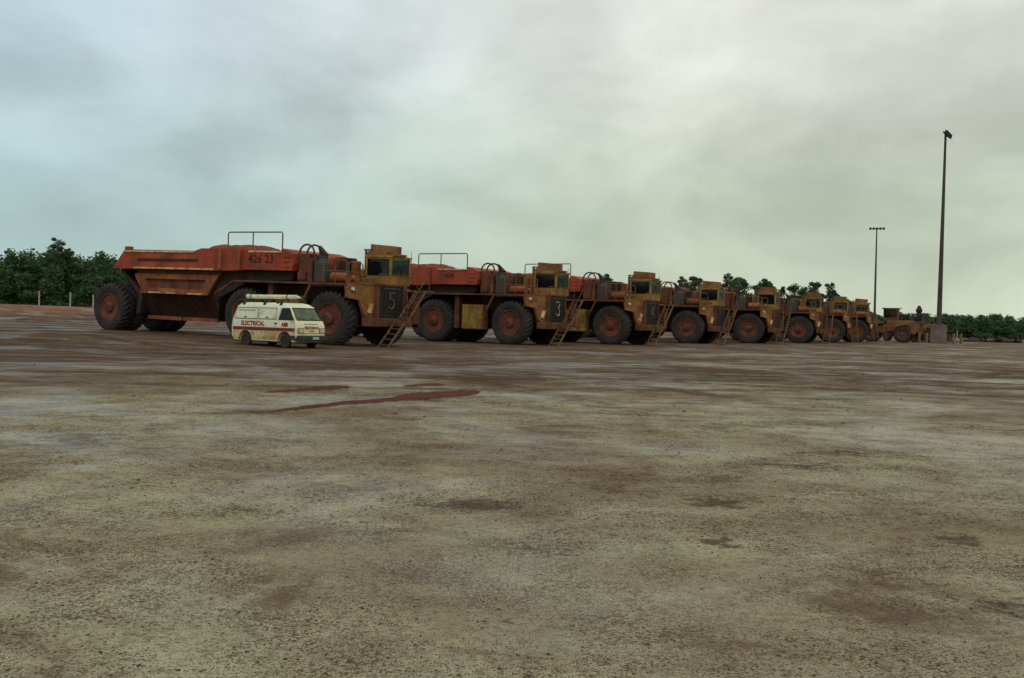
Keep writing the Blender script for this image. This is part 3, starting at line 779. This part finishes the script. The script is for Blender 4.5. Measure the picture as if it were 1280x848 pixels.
    for s in (-1, 1):
        b = MB(); y0, y1 = sorted((s * .52, s * .76)); b.box(2.2, 2.265, y0, y1, .72, .90, .015); HL = b.build('headlight', 'lens', V)
        b = MB(); y0, y1 = sorted((s * .77, s * .84)); b.box(2.17, 2.25, y0, y1, .73, .89, .01); b.build('indicator', 'amber', V)
    b = MB(); b.box(2.02, 2.36, -.86, .86, .34, .60, .06); b.box(1.75, 2.12, -.905, -.86, .40, .58, .02); b.box(1.75, 2.12, .86, .905, .40, .58, .02); B_ = b.build('bumper', 'plastic', V)
    b = MB(); b.box(2.362, 2.372, -.04, .34, .42, .54); b.build('number_plate', 'plate', B_)
    b = MB(); b.box(-2.36, -2.1, -.86, .86, .36, .54, .05); b.build('bumper', 'plastic', V)
    b = MB(); b.box(-2.24, 2.0, -.78, .78, .24, .31); b.build('underbody', 'dark', V)
    b = MB(); patch(b, [(-.12, .77), (.14, .77), (.14, .84), (-.12, .84)], frontP(.016), frontP(0)); b.build('badge', 'amber', body)
    # wheels
    rim = MB(); rim.lathe_y([(.20, .03), (.185, .02), (.17, .05), (.10, .04), (.06, .015), (.02, .01), (.02, .1), (.2, .1)], 24)
    RM = rim.mesh('wheel', True); RM.materials.append(M['dark'])
    ty = MB(); pr = [(.19, .02), (.25, 0), (.30, .015), (.32, .04), (.32, .15), (.30, .175), (.25, .19), (.19, .17)]
    rr = [[(r * math.cos(2 * math.pi * k / 32), y, r * math.sin(2 * math.pi * k / 32)) for k in range(32)] for r, y in pr]; ty.loft(rr + [rr[0]], cap=False)
    TM = ty.mesh('tyre', True); TM.materials.append(M['tyre'])
    for x in (1.42, -1.22):
        for sx in (-1, 1):
            w = link('wheel', RM, None, V, (x, sx * .875, .318)); w.rotation_euler = (0, 0, 0 if sx < 0 else math.pi)
            link('tyre', TM, None, w)
    # lettering
    def lt(name, s, cx, z, size, fn, mat, bold=0, host=body):
        me = text_poly(s, size, lambda u, v, w: fn(cx + u, z + v, w), .003, 1.0, bold); me.name = name; link(name, me, mat, host)
    lt('lettering', 'ELECTRICAL', -.72, .985, .29, sideP(-1, .006), 'redtext', .012)
    lt('logo', 'ABB', 1.42, .985, .23, sideP(-1, .006), 'redtext', .016)
    lt('front_lettering', 'ELECTRICAL', .02, .90, .155, frontP(.018), 'redtext', .006)
    b = MB(); patch(b, [(-.42, 1.10), (.42, 1.10), (.42, 1.125), (-.42, 1.125)], frontP(.01), frontP(-.01)); b.build('small_print', 'seam', body)
    # roof rack
    b = MB()
    for x in (-1.5, -.1, 1.0):
        b.box(x - .03, x + .03, -.72, .72, 2.18, 2.22)
        for s in (-1, 1):
            y = s * (.72); b.loft([[(x - .10, s * .76, 1.90), (x + .10, s * .76, 1.90), (x + .10, s * .70, 1.90), (x - .10, s * .70, 1.90)], [(x - .03, s * .73, 2.22), (x + .03, s * .73, 2.22), (x + .03, s * .68, 2.22), (x - .03, s * .68, 2.22)]])
    b.box(.65, .75, -.70, -.60, 1.98, 2.12)
    b.build('roof_rack', 'plastic', V)
    return V
V = make_van()
VA = R(35)
V.location = (-11.30, 48.0, 0); V.rotation_euler = (0, 0, -VA); V.scale = (1.04, 1.03, 1.04)
pp = thing('roof_pipe', 'long cream pipe lying on the roof rack of the electrical van', 'pipe', (V.location.x, V.location.y, 2.31), -VA)
pp.scale = V.scale
b = MB(); b.cyl((-1.75, -.30, .10), (1.55, -.30, .10), .095, n=18); b.build('pipe_body', 'pipe', pp, smooth=True)
b = MB(); b.cyl((-1.80, -.30, .11), (-1.62, -.30, .10), .105, n=18); b.cyl((1.55, -.30, .10), (1.8, -.30, .06), .06, .035, 10); b.build('end_cap', 'pipe', pp, smooth=True)
b = MB()
for x in (-1.5, .95): b.cyl((x, -.30, .11), (x + .04, -.30, .11), .11, n=18)
b.build('strap', 'seam', pp)

# ------------------------------------------------------------------ other machines
def loader(name, lab, loc, rot, s, open_cab):
    L = thing(name, lab, 'loader', loc, rot)
    b = MB(); b.box(-2.6, .1, -.75, .75, 1.15, 2.35, .12); b.box(-2.7, -2.3, -.9, .9, .9, 1.7, .06); b.build('engine_hood', 'yellow', L)
    b = MB(); b.box(-.1, 2.0, -.55, .55, 1.0, 1.7, .06)
    for sx in (-1, 1):
        y0, y1 = sorted((sx * 1.0, sx * 1.55)); b.prism([(.7, 2.05), (.9, 2.25), (2.6, 2.0), (2.7, 1.7)], y0, y1); b.prism([(-2.3, 2.0), (-2.1, 2.2), (-1.0, 2.1), (-.7, 1.6), (-1.0, 1.7)], y0, y1)
    b.build('frame', 'yellow', L)
    b = MB()
    for sx in (-1, 1):
        y0, y1 = sorted((sx * .45, sx * .65)); b.prism([(.8, 2.1), (1.2, 2.45), (3.0, 1.3), (3.4, .6), (3.1, .5), (2.6, 1.1)], y0, y1)
    b.build('lift_arm', 'yellow', L)
    b = MB(); b.prism([(3.1, .15), (4.3, .12), (4.35, .18), (3.35, .35), (3.2, 1.1), (3.6, 1.5), (3.5, 1.6), (3.0, 1.2)], -1.5, 1.5); b.build('bucket', 'dark', L)
    b = MB(); b.box(-1.0, .5, -.7, .7, 2.3, 2.65); b.box(-1.08, .62, -.8, .8, 3.55, 3.68, .03)
    for x in (-.95, .42):
        for y in (-.65, .65): b.box(x - .05, x + .05, y - .05, y + .05, 2.65, 3.56)
    if not open_cab: b.box(-.98, -.2, -.66, .66, 2.65, 3.4)
    C = b.build('cab', 'brown', L)
    b = MB(); b.box(-.9, .37, -.66, -.65, 2.66, 3.54); b.box(-.9, .37, .65, .66, 2.66, 3.54); b.box(.44, .45, -.6, .6, 2.66, 3.54); b.build('window', 'glassfront', C)
    b = MB(); b.cyl((-1.6, -.2, 2.3), (-1.6, -.2, 3.0), .07, n=8); b.cyl((-1.2, -.4, 3.66), (-1.2, -.4, 3.72), .1); b.build('exhaust', 'dark', L)
    if open_cab: b = MB(); b.cyl((-.5, .2, 3.68), (-.5, .2, 4.1), .28, .42, 14); b.cyl((-.5, .2, 4.1), (-.5, .2, 4.7), .42, .14, 14); b.build('air_precleaner', 'dark', L)
    for x in (-1.55, 1.65):
        for sx in (-1, 1):
            w = bpy.data.objects.new('wheel', RIM); col.objects.link(w); w.parent = L; w.location = (x, sx * 1.5, .84); w.scale = (.57, .6, .57); w.rotation_euler = (0, 0, 0 if sx < 0 else math.pi)
            t = bpy.data.objects.new('tyre', TY1); col.objects.link(t); t.parent = w
    L.scale = (s, s, s)
    return L
loader('wheel_loader', 'large brown wheel loader with boxy cab parked beyond the eighth haul truck', (52.1, 138, 0), R(152), 1.28, False)
loader('wheel_loader', 'small yellow wheel loader with open cab just left of the concrete mast footing', (60.8, 148, 0), R(-48), 1.15, True)

loader('wheel_loader', 'wheel loader seen nearly head-on between the boxy-cab loader and the small open-cab one', (59.6, 152, 0), R(-72), 1.12, False)
# light masts
def mast(x, y, h, lab, base, rotz, zc=0):
    L = thing('light_mast', lab, 'light mast', (x, y, zc), rotz)
    if base:
        b = MB(); b.box(-.95, .95, -.95, .95, 0, 2.6, .05); b.build('concrete_footing', 'concrete', L)
    z0 = 2.6 if base else 0
    b = MB(); b.tube([(0, 0, z0), (0, 0, h * .5), (0, 0, h)], [.36, .26, .15], 12); b.cyl((0, 0, z0), (0, 0, z0 + .12), .55, n=12)
    b.build('pole', 'galv', L, smooth=True)
    b = MB(); b.box(-1.9, 1.9, -.08, .08, h - .1, h + .06); b.build('crossbar', 'galv', L)
    for k in range(5):
        xx = -1.7 + 3.4 * k / 4
        b = MB(); b.tube([(xx, -.12, h - .05), (xx, -.3, h + .05)], .04, 6)
        b.loft([[(xx - .24, -.25, h + .25), (xx + .24, -.25, h + .25), (xx + .24, -.1, h - .25), (xx - .24, -.1, h - .25)],
                [(xx - .30, -.62, h + .10), (xx + .30, -.62, h + .10), (xx + .30, -.45, h - .42), (xx - .30, -.45, h - .42)]])
        F = b.build('floodlight', 'dark', L)
    L.rotation_euler = (0, R(-.45), rotz) if not base else (0, 0, rotz)
    return L
mast(60.8, 142, 29.7, 'tall steel light mast on a square concrete footing, nearest and tallest', True, R(58))
mast(97.4, 268, 28.9, 'distant thin light mast with a row of five floodlights behind the haul trucks', False, R(-12))

# bollards
def bollard(x, y, lab):
    b = MB(); b.tube([(0, 0, 0), (0, 0, 1.28), (0, 0, 1.36), (0, 0, 1.40)], [.17, .17, .13, .03], 14)
    o = b.build('bollard', 'bollard', None, (x, y, 0), smooth=True)
    tag(o, lab, 'bollard', 'yellow bollards round the mast footing')
D = 139.
bollard((1149 - 640) / 1244.4 * D, D, 'yellow bollard in front of the small wheel loader, leftmost of four')
bollard((1158 - 640) / 1244.4 * D, D, 'yellow bollard between the small loader and the concrete footing')
bollard((1192 - 640) / 1244.4 * D, D, 'yellow bollard just right of the concrete mast footing, left of a pair')
bollard((1201 - 640) / 1244.4 * D, D, 'yellow bollard on the far right, outermost of the four')

# ------------------------------------------------------------------ ground
def axis(lo, hi, near, step, grow):
    p = [0.]
    s = step
    while p[-1] < hi: p.append(p[-1] + s); s = s * grow if p[-1] > near else s
    q = [0.]; s = step
    while q[-1] > lo: q.append(q[-1] - s); s = s * grow if q[-1] < -near else s
    return sorted(set(p + q))
xs = axis(-1800, 1800, 60, 2., 1.25); ys = axis(-400, 2500, 90, 1.5, 1.25)
b = MB(); nx = len(xs)
for y in ys:
    for x in xs: b.v.append((x, y, gz(x, y)))
for j in range(len(ys) - 1):
    for i in range(nx - 1):
        a = j * nx + i; b.f.append((a, a + 1, a + nx + 1, a + nx))
g = b.build('ground', 'ground', smooth=True); g['kind'] = 'structure'

# red earth bank below the left-hand trees (a real mound with a flat top behind it)
crest = [(-130, 108, 2.1), (-80, 112, 2.0), (-57, 116, 1.78), (-48, 118, 1.55), (-38, 121, 1.15), (-28, 126, .85), (-10, 132, .55), (10, 140, .2)]
b = MB(); rows = []
def cr(t):
    k = t * (len(crest) - 1); i = min(int(k), len(crest) - 2); f_ = k - i
    return [crest[i][m] + (crest[i + 1][m] - crest[i][m]) * f_ for m in range(3)]
NT = 80
for i in range(NT + 1):
    x, y, h = cr(i / NT)
    row = []
    for dy, hh in ((-34, -.05), (-28, .10), (-20, .28), (-12, .52), (-6, .78), (-2, .95), (0, 1.0), (3, 1.0), (70, .98), (76, -.1)):
        X = x - dy * .05; Y = y + dy
        z = gz(X, Y) * (1 - max(hh, 0)) + h * hh
        if 0 < hh < 1.01: z += random.uniform(-.05, .05)
        row.append((X + random.uniform(-.2, .2), Y, z))
    rows.append(row)
nr = len(rows[0])
for r in rows: b.v += r
for i in range(NT):
    for j in range(nr - 1):
        a = i * nr + j; b.f.append((a, a + 1, a + nr + 1, a + nr))
o = b.build('earth_bank', 'ground', smooth=True); o['kind'] = 'structure'

# puddles of red water, each a band between a far and a near shore (ground metres)
def sheet(name, rows, z=.004, mat='puddle'):
    far_, near_ = [], []
    for (a, b_), (c, d) in zip(rows, rows[1:]):
        for k in range(10):
            t = k / 10; e = min(1, (len(far_) + 1) / 8)
            w1, w2 = random.uniform(-1, 1), random.uniform(-1, 1)
            th = ((a[1] - b_[1]) * (1 - t) + (c[1] - d[1]) * t)
            far_.append((a[0] + (c[0] - a[0]) * t, a[1] + (c[1] - a[1]) * t + (w1 * .10 + .30) * th, z))
            near_.append((b_[0] + (d[0] - b_[0]) * t, b_[1] + (d[1] - b_[1]) * t + (w2 * .10 - .30) * th, z))
    b = MB(); n = len(far_); b.v = near_ + [tuple((p[k] + q[k]) / 2 for k in range(3)) for p, q in zip(near_, far_)] + far_
    b.f = [(i, i + 1, n + i + 1, n + i) for i in range(n - 1)] + [(n + i, n + i + 1, 2 * n + i + 1, 2 * n + i) for i in range(n - 1)]
    me = b.mesh(name)
    if me.polygons[0].normal.z < 0: me.flip_normals()
    at = me.attributes.new('depth', 'FLOAT', 'POINT')
    for i in range(n):
        e = min(1, i / 6, (n - 1 - i) / 6); at.data[n + i].value = e
    o = link(name, me, mat); o['kind'] = 'structure'; return o
sheet('puddle', [((-4.01, 16.21), (-3.99, 16.13)), ((-3.89, 16.68), (-3.79, 16.27)), ((-3.73, 17.19), (-3.59, 16.55)), ((-3.51, 17.84), (-3.35, 17.0)), ((-3.34, 18.06), (-3.19, 17.28)), ((-3.15, 18.66), (-3.0, 17.75)), ((-2.86, 18.95), (-2.72, 18.0)), ((-2.56, 19.34), (-2.45, 18.44)), ((-2.33, 20.03), (-2.18, 18.71)), ((-2.22, 20.94), (-2.01, 18.95)), ((-1.9, 21.53), (-1.71, 19.33)), ((-1.55, 21.91), (-1.4, 19.74)), ((-1.17, 22.43), (-1.06, 20.37)), ((-0.81, 22.44), (-0.76, 20.91)), ((-0.59, 22.15), (-0.58, 21.91))])
sheet('puddle', [((-5.09, 20.11), (-5.06, 19.99)), ((-4.92, 20.74), (-4.77, 20.12)), ((-4.58, 21.49), (-4.39, 20.6)), ((-4.23, 22.41), (-3.98, 21.1)), ((-3.96, 22.93), (-3.73, 21.57)), ((-3.46, 22.45), (-3.42, 22.2))])
sheet('puddle', [((-2.63, 23.06), (-2.62, 22.93)), ((-2.31, 23.92), (-2.21, 22.95)), ((-1.86, 24.41), (-1.79, 23.4)), ((-1.44, 24.13), (-1.42, 23.84))])

# loose stones on the hardstand
rng = np.random.default_rng(3)
def stones(name, n, xr, yr, rad, mat, seed):
    rng = np.random.default_rng(seed)
    base = np.array([(1, 0, 0), (0, 1, 0), (-1, 0, 0), (0, -1, 0), (0, 0, 1), (.6, .6, .55), (-.6, .6, .5), (-.6, -.6, .6), (.6, -.6, .5)])
    F = [(0, 5, 4), (5, 1, 4), (1, 6, 4), (6, 2, 4), (2, 7, 4), (7, 3, 4), (3, 8, 4), (8, 0, 4), (0, 1, 5), (1, 2, 6), (2, 3, 7), (3, 0, 8)]
    y = yr[0] + (yr[1] - yr[0]) * rng.random(n) ** 1.3; x = xr[0] + (xr[1] - xr[0]) * rng.random(n)
    keep = np.sin(x * 1.3 + np.sin(y * .9) * 2) + np.sin(y * 1.7 + x * .6) + rng.normal(0, .8, n) > -.3
    x, y = x[keep], y[keep]; n = len(x)
    r = rad * (.5 + rng.random(n) ** 3 * 2.2)
    a = rng.random(n) * 6.28
    V_ = base[None] * r[:, None, None] * (1 + .3 * (rng.random((n, 9, 1)) - .5)) * np.array([1, .8, .6])
    c, s = np.cos(a)[:, None], np.sin(a)[:, None]
    X = V_[..., 0] * c - V_[..., 1] * s + x[:, None]; Y = V_[..., 0] * s + V_[..., 1] * c + y[:, None]; Z = V_[..., 2]
    vs = np.stack([X, Y, Z], -1).reshape(-1, 3)
    fs = (np.array(F)[None] + (np.arange(n) * 9)[:, None, None]).reshape(-1, 3)
    me = bpy.data.meshes.new(name); me.from_pydata(vs.tolist(), [], fs.tolist()); me.update()
    o = link(name, me, mat); o['kind'] = 'stuff'; return o
M['stone'] = dirty('red_brown_pebble', (.10, .05, .034), (.16, .12, .08), .4, .7, 6, (.06, .035, .028), streak=0)
o = stones('gravel', 16000, (-8, 8), (3.2, 17), .0055, 'stone', 5); tag(o, 'loose red brown pebbles scattered over the wet grey hardstand', 'gravel')
o = stones('mud_clods', 1800, (-24, 28), (16, 50), .016, 'stone', 11); tag(o, 'small dark mud clods dropped by the trucks on the open yard', 'mud')

# ------------------------------------------------------------------ trees
def leaf_cloud(rng, blobs, n, size):
    """n leaf quads spread through blobs (cx,cy,cz,rx,rz)"""
    B = np.array(blobs); w = B[:, 3] ** 2 * B[:, 4]; k = rng.choice(len(B), n, p=w / w.sum()) if size > .2 else rng.choice(len(B), n)
    d = rng.normal(size=(n, 3)); d /= np.linalg.norm(d, axis=1)[:, None]
    r = rng.random(n) ** .45
    c = B[k, :3] + d * r[:, None] * np.stack([B[k, 3], B[k, 3], B[k, 4]], 1)
    u = rng.normal(size=(n, 3)); u /= np.linalg.norm(u, axis=1)[:, None]
    v = np.cross(u, rng.normal(size=(n, 3))); v /= np.linalg.norm(v, axis=1)[:, None]
    s = (size * (.5 + rng.random(n)))[:, None]
    q = np.stack([c - u * s, c + v * s * .6, c + u * s, c - v * s * .6], 1)
    return q.reshape(-1, 3)
def quads_mesh(name, V_):
    n = len(V_) // 4
    me = bpy.data.meshes.new(name)
    me.vertices.add(4 * n); me.vertices.foreach_set('co', V_.astype(np.float32).ravel())
    me.loops.add(4 * n); me.loops.foreach_set('vertex_index', np.arange(4 * n, dtype=np.int32))
    me.polygons.add(n); me.polygons.foreach_set('loop_start', np.arange(0, 4 * n, 4, dtype=np.int32))
    me.update(calc_edges=True); return me

def gum_tree(x, y, z, h, crown, lab, seed, dens=1., lean=0., group='scattered gum trees behind the haul trucks', low=.45):
    rg = np.random.default_rng(seed); rnd = random.Random(seed)
    T = thing('gum_tree', lab, 'tree', (x, y, z), 0, group)
    b = MB(); top = (lean * h * .12, 0, h * .8)
    b.tube([(0, 0, 0), (top[0] * .4 + rnd.uniform(-.2, .2), 0, h * .35), (top[0] * .7, rnd.uniform(-.2, .2), h * .6), top], [.20, .15, .10, .04], 8)
    blobs = []
    nb = rnd.randint(8, 11)
    for i in range(nb):
        zz = h * (low + (1 - low) * (i + .5) / nb) - .3; rr = crown * (1.25 - .55 * (i / nb)) * rnd.uniform(.5, .85)
        a = rnd.uniform(0, 6.28); o_ = crown * (1.0 - .65 * i / nb) * rnd.uniform(.3, .9)
        cx, cy = top[0] * zz / h + o_ * math.cos(a), o_ * math.sin(a)
        b.tube([(top[0] * (zz - 1) / h, 0, max(zz - 1.4, h * .25)), (cx * .6, cy * .6, zz - .5), (cx, cy, zz)], [.07, .05, .02], 5)
        blobs.append((cx, cy, zz, rr, rr * .62))
        for _ in range(2): blobs.append((cx + rnd.uniform(-1, 1) * rr, cy + rnd.uniform(-1, 1) * rr, zz + rnd.uniform(-.5, .7) * rr, rr * .5, rr * .35))
    b.build('trunk', 'bark', T)
    me = quads_mesh('crown', leaf_cloud(rg, blobs, int(3600 * dens), .13)); link('crown', me, 'leafdark' if 'scattered' in group else 'leaf', T)
    return T
def hz_(px): return 400.5 + (px - 640) * .02706
TREES = [  # px, top py, crown radius, description
 (747, 341, 1.3, 'small dark gum tree showing above the trailer of the third haul truck'),
 (848, 346, 1.7, 'leaning open gum tree left of the fourth truck cab, lower of two'),
 (858, 343, 1.5, 'open gum tree just above the cab of the fourth haul truck'),
 (878, 346, 1.7, 'low spreading gum tree top behind the roof of the fourth truck cab'),
 (909, 340, 1.3, 'tallest gum tree in the middle, slim crown in two tufts'),
 (919, 344, 1.3, 'slim gum tree right beside the tallest middle gum tree'),
 (930, 348, 2.2, 'broad bushy gum tree left of the fifth truck cab'),
 (944, 350, 1.8, 'rounded gum tree behind the fifth truck cab'),
 (955, 351, 1.6, 'gum tree above the fifth truck cab, end of the bushy clump'),
 (964, 353, 1.4, 'low gum tree at the right end of the bushy clump'),
 (975, 359, 1.2, 'short gum tree in the dip between the two clumps'),
 (992, 354, 2.0, 'flat-topped gum tree with dense crown behind the sixth truck'),
 (1004, 355, 2.0, 'dense gum tree above the sixth truck cab'),
 (1017, 353, 1.2, 'thin upright gum tree tuft right of the sixth truck cab'),
 (1034, 355, 1.4, 'lone dark gum tree with forked top between sixth and seventh trucks'),
 (1040, 363, 1.1, 'short gum tree at the foot of the lone forked one'),
 (1047, 364, 1.0, 'wispy gum tree behind the seventh truck cab'),
 (1060, 375, 1.2, 'small gum tree just right of the seventh truck cab'),
]
for i, (px, py, cr_, lab) in enumerate(TREES):
    d = 160 + (i * 37 % 17); s = 1244.4 / d
    h = 1.6 + (hz_(px) - py) / s
    gum_tree((px - 640) / 1244.4 * d, d, 0, h, cr_, lab, 100 + i, dens=.6 + cr_ * .45, lean=random.uniform(-1, 1), low=.30)
gum_tree((70 - 640) / 1244.4 * 188, 188, 1.2, 1.6 + (hz_(70) - 299) / (1244.4 / 188) - 1.2, 1.5, 'emergent gum tree standing above the left wood with a tufted crown', 61, dens=1.6, group='gum trees by the left wood', low=.55)
gum_tree((83 - 640) / 1244.4 * 191, 191, 1.2, 11.8, 1.5, 'lower gum tree just right of the emergent one in the left wood', 67, dens=1.6, group='gum trees by the left wood', low=.55)

# the wood: one mass of foliage and stems along the yard edge
rgw = np.random.default_rng(21)
variants = []
for k in range(7):
    rd = random.Random(500 + k); blobs = []
    for i in range(22):
        z = i / 22 * .9 + rd.uniform(0, .05); rr = rd.uniform(1.1, 1.8) * (1.2 - .55 * z)
        a = rd.uniform(0, 6.28); o_ = rd.uniform(0, 2.2) * (1.15 - z * .7)
        blobs.append((o_ * math.cos(a), o_ * math.sin(a), z * 10, rr, rr * .75))
    blobs.append((0, 0, 9.3, .7, .6)); blobs.append((rd.uniform(-.8, .8), 0, 8.4, .8, .7))
    variants.append(leaf_cloud(rgw, blobs, 2300, .25))
path = [(-40, 176, 315), (12, 184, 312), (40, 186, 313), (60, 188, 311), (95, 190, 315), (120, 195, 320), (150, 200, 325), (300, 215, 343), (500, 235, 358), (700, 250, 370), (850, 260, 377), (1000, 275, 383), (1100, 285, 390), (1165, 292, 393), (1200, 295, 392), (1240, 298, 392), (1300, 302, 396), (1400, 310, 399)]
parts = []
def pth(px):
    for (a, d0, t0), (b_, d1, t1) in zip(path, path[1:]):
        if px <= b_: t = (px - a) / (b_ - a); return d0 + (d1 - d0) * t, t0 + (t1 - t0) * t
    return path[-1][1:]
px = -40.; cnt = 0; stemb = MB()
while px < 1400:
    d, top = pth(px)
    for row in range(4):
        dd = d + row * 3.5 + rgw.uniform(-1.5, 1.5)
        X = (px - 640) / 1244.4 * d + rgw.uniform(-1, 1)
        z0 = 1.15 if px < 200 else 0
        h = (1.6 + (hz_(px) - top) * dd / 1244.4 - z0) * (rgw.uniform(.80, 1.06) if row else rgw.uniform(.6, .98))
        v = variants[int(rgw.integers(7))].copy()
        a = rgw.uniform(0, 6.28); c_, s_ = math.cos(a), math.sin(a)
        wx = rgw.uniform(1.0, 1.45)
        v = np.stack([(v[:, 0] * c_ - v[:, 1] * s_) * wx, (v[:, 0] * s_ + v[:, 1] * c_) * wx, v[:, 2] * h / 9.9], 1)
        if h < 8: v = v
        parts.append(v + np.array([X, dd, z0]))
        if row == 0 and cnt % 2 == 0: stemb.tube([(X, dd - .8, z0), (X + rgw.uniform(-.3, .3), dd - .8, z0 + h * .5), (X, dd - .3, z0 + h * .85)], [.11, .08, .03], 5)
    px += 2.7 / (d / 1244.4) * rgw.uniform(.8, 1.2); cnt += 1
W = quads_mesh('wood', np.concatenate(parts)); wo = link('wood', W, 'leaf'); wo['kind'] = 'stuff'
tag(wo, 'continuous belt of green scrubby forest along the far edge of the yard', 'wood')
o = stemb.build('wood_stems', 'bark', wo); o['kind'] = 'stuff'

# fence posts
def fpost(px, d, z, h, lab):
    b = MB(); b.box(-.07, .07, -.07, .07, 0, h, .01); b.box(-.085, .085, -.085, .085, h - .02, h + .03)
    o = b.build('fence_post', 'post', None, ((px - 640) / 1244.4 * d, d, z)); tag(o, lab, 'fence post', 'pale posts at the yard edge')
fpost(48, 118, 1.62, 1.9, 'pale post on the red bank, leftmost of three before the wood')
fpost(87, 118, 1.52, 1.9, 'pale post on the red bank, middle of three before the wood')
fpost(115.5, 120, 1.38, 1.9, 'pale post on the red bank just left of the nearest truck rear wheel')
fpost(1196, 190, 0, 1.9, 'thin pale post between the two yellow bollards on the right')

# dumped heaps at the right edge
def heap(px, d, w, h, dp, lab, seed, extra):
    rd = random.Random(seed)
    T = thing('scrap_heap', lab, 'heap', ((px - 640) / 1244.4 * d, d, 0))
    bm = bmesh.new(); bmesh.ops.create_icosphere(bm, subdivisions=4, radius=1)
    for v in bm.verts:
        n = 1 + .18 * math.sin(v.co.x * 5 + seed) * math.cos(v.co.y * 6) + rd.uniform(-.07, .07)
        v.co = Vector((v.co.x * w / 2 * n, v.co.y * dp / 2 * n, max(v.co.z, -.05) * h * n * (.75 + .25 * math.sin(v.co.x * 3 + seed))))
    me = bpy.data.meshes.new('earth_mound'); bm.to_mesh(me); bm.free(); link('earth_mound', me, 'dark', T)
    for (x, z, r, tilt) in extra:
        t = bpy.data.objects.new('tyre', TY1); col.objects.link(t); t.parent = T; t.location = (x, -dp * .45, z); t.scale = (r / 1.5,) * 3; t.rotation_euler = (R(tilt), 0, R(20))
heap(1222, 175, 4.6, .8, 3, 'dark low heap with an old tyre before the right-hand wood', 3, [(.5, .55, .75, 10)])
heap(1255, 175, 6.5, .75, 3, 'long dark heap with discarded tyres at the right edge', 8, [(2.0, .9, .85, 5), (-1.6, .3, .6, 80)])

# ------------------------------------------------------------------ sky, sun, camera
w = bpy.data.worlds.new('World'); scene.world = w; w.use_nodes = True
nt = w.node_tree; nt.nodes.clear()
SUN_EL, SUN_AZ = R(48), R(200)
out = nt.nodes.new('ShaderNodeOutputWorld')
sky = nt.nodes.new('ShaderNodeTexSky'); sky.sky_type = 'NISHITA'; sky.sun_disc = False
sky.sun_elevation = SUN_EL; sky.sun_rotation = SUN_AZ
bg1 = nt.nodes.new('ShaderNodeBackground'); bg1.inputs[1].default_value = .08; nt.links.new(sky.outputs[0], bg1.inputs[0])
tc = nt.nodes.new('ShaderNodeTexCoord'); dirv = tc.outputs['Generated']
sp = nt.nodes.new('ShaderNodeSeparateXYZ'); nt.links.new(dirv, sp.inputs[0])
zz = mth(nt, 'ADD', mth(nt, 'MAXIMUM', sp.outputs[2], 0), .16)
cx = mth(nt, 'DIVIDE', sp.outputs[0], zz); cy = mth(nt, 'DIVIDE', sp.outputs[1], zz)
cb = nt.nodes.new('ShaderNodeCombineXYZ'); nt.links.new(cx, cb.inputs[0]); nt.links.new(cy, cb.inputs[1])
cb2 = nt.nodes.new('ShaderNodeCombineXYZ'); nt.links.new(mth(nt, 'MULTIPLY', sp.outputs[0], 4.5), cb2.inputs[0]); nt.links.new(mth(nt, 'MULTIPLY', sp.outputs[1], 2.), cb2.inputs[1]); nt.links.new(mth(nt, 'MULTIPLY', sp.outputs[2], 8.5), cb2.inputs[2])
cl = noise(nt, cb2.outputs[0], 1.0, 5, .48, dist=.4)
cl2 = noise(nt, vscale(nt, cb2.outputs[0], (1, 1, 1)), 2.1, 8, .58, dist=.3)
# cloud deck hue: cooler to the left (west), warm olive grey to the right and towards the horizon
side = ramp(nt, sp.outputs[0], -.48, .20)
hor_ = mixc(nt, side, (.46, .60, .57), (.57, .64, .50))
low = mixc(nt, side, (.42, .57, .57), (.49, .55, .43))
high = mixc(nt, side, (.50, .62, .68), (.74, .75, .69))
elev = mth(nt, 'ADD', sp.outputs[2], mth(nt, 'MULTIPLY', mth(nt, 'SUBTRACT', cl2, .5), .10))
base = mixc(nt, ramp(nt, elev, .01, .09), hor_, low)
base = mixc(nt, ramp(nt, elev, .09, .30), base, high)
shade = mth(nt, 'ADD', ramp(nt, cl, .32, .68, .82, 1.10), ramp(nt, cl2, .30, .7, -.03, .03))
vm = nt.nodes.new('ShaderNodeVectorMath'); vm.operation = 'SCALE'; nt.links.new(base, vm.inputs[0]); nt.links.new(shade, vm.inputs['Scale'])
bg2 = nt.nodes.new('ShaderNodeBackground'); nt.links.new(vm.outputs[0], bg2.inputs[0]); bg2.inputs[1].default_value = 1.12
mx = nt.nodes.new('ShaderNodeMixShader'); mx.inputs[0].default_value = .94
nt.links.new(bg1.outputs[0], mx.inputs[1]); nt.links.new(bg2.outputs[0], mx.inputs[2]); nt.links.new(mx.outputs[0], out.inputs[0])

sl = bpy.data.lights.new('sun', 'SUN'); sl.energy = .5; sl.angle = R(25); sl.color = (1, .96, .88)
so = bpy.data.objects.new('sun', sl); col.objects.link(so)
# sky azimuth convention: direction towards the sun
dv = Vector((math.sin(SUN_AZ) * math.cos(SUN_EL), math.cos(SUN_AZ) * math.cos(SUN_EL), math.sin(SUN_EL)))
so.rotation_euler = dv.to_track_quat('Z', 'Y').to_euler()

cam = bpy.data.cameras.new('camera'); cam.lens = 35; cam.sensor_width = 36; cam.clip_end = 6000; cam.clip_start = .1
co = bpy.data.objects.new('camera', cam); col.objects.link(co)
co.location = (0, 0, 1.6)
co.rotation_euler = (Matrix.Rotation(R(90 - 1.08), 3, 'X') @ Matrix.Rotation(R(1.55), 3, 'Z')).to_euler()
scene.camera = co
vs_ = scene.view_settings; vs_.view_transform = 'Standard'; vs_.look = 'None'; vs_.exposure = 0; vs_.gamma = 1; vs_.use_curve_mapping = False
scene.cycles.max_bounces = 6
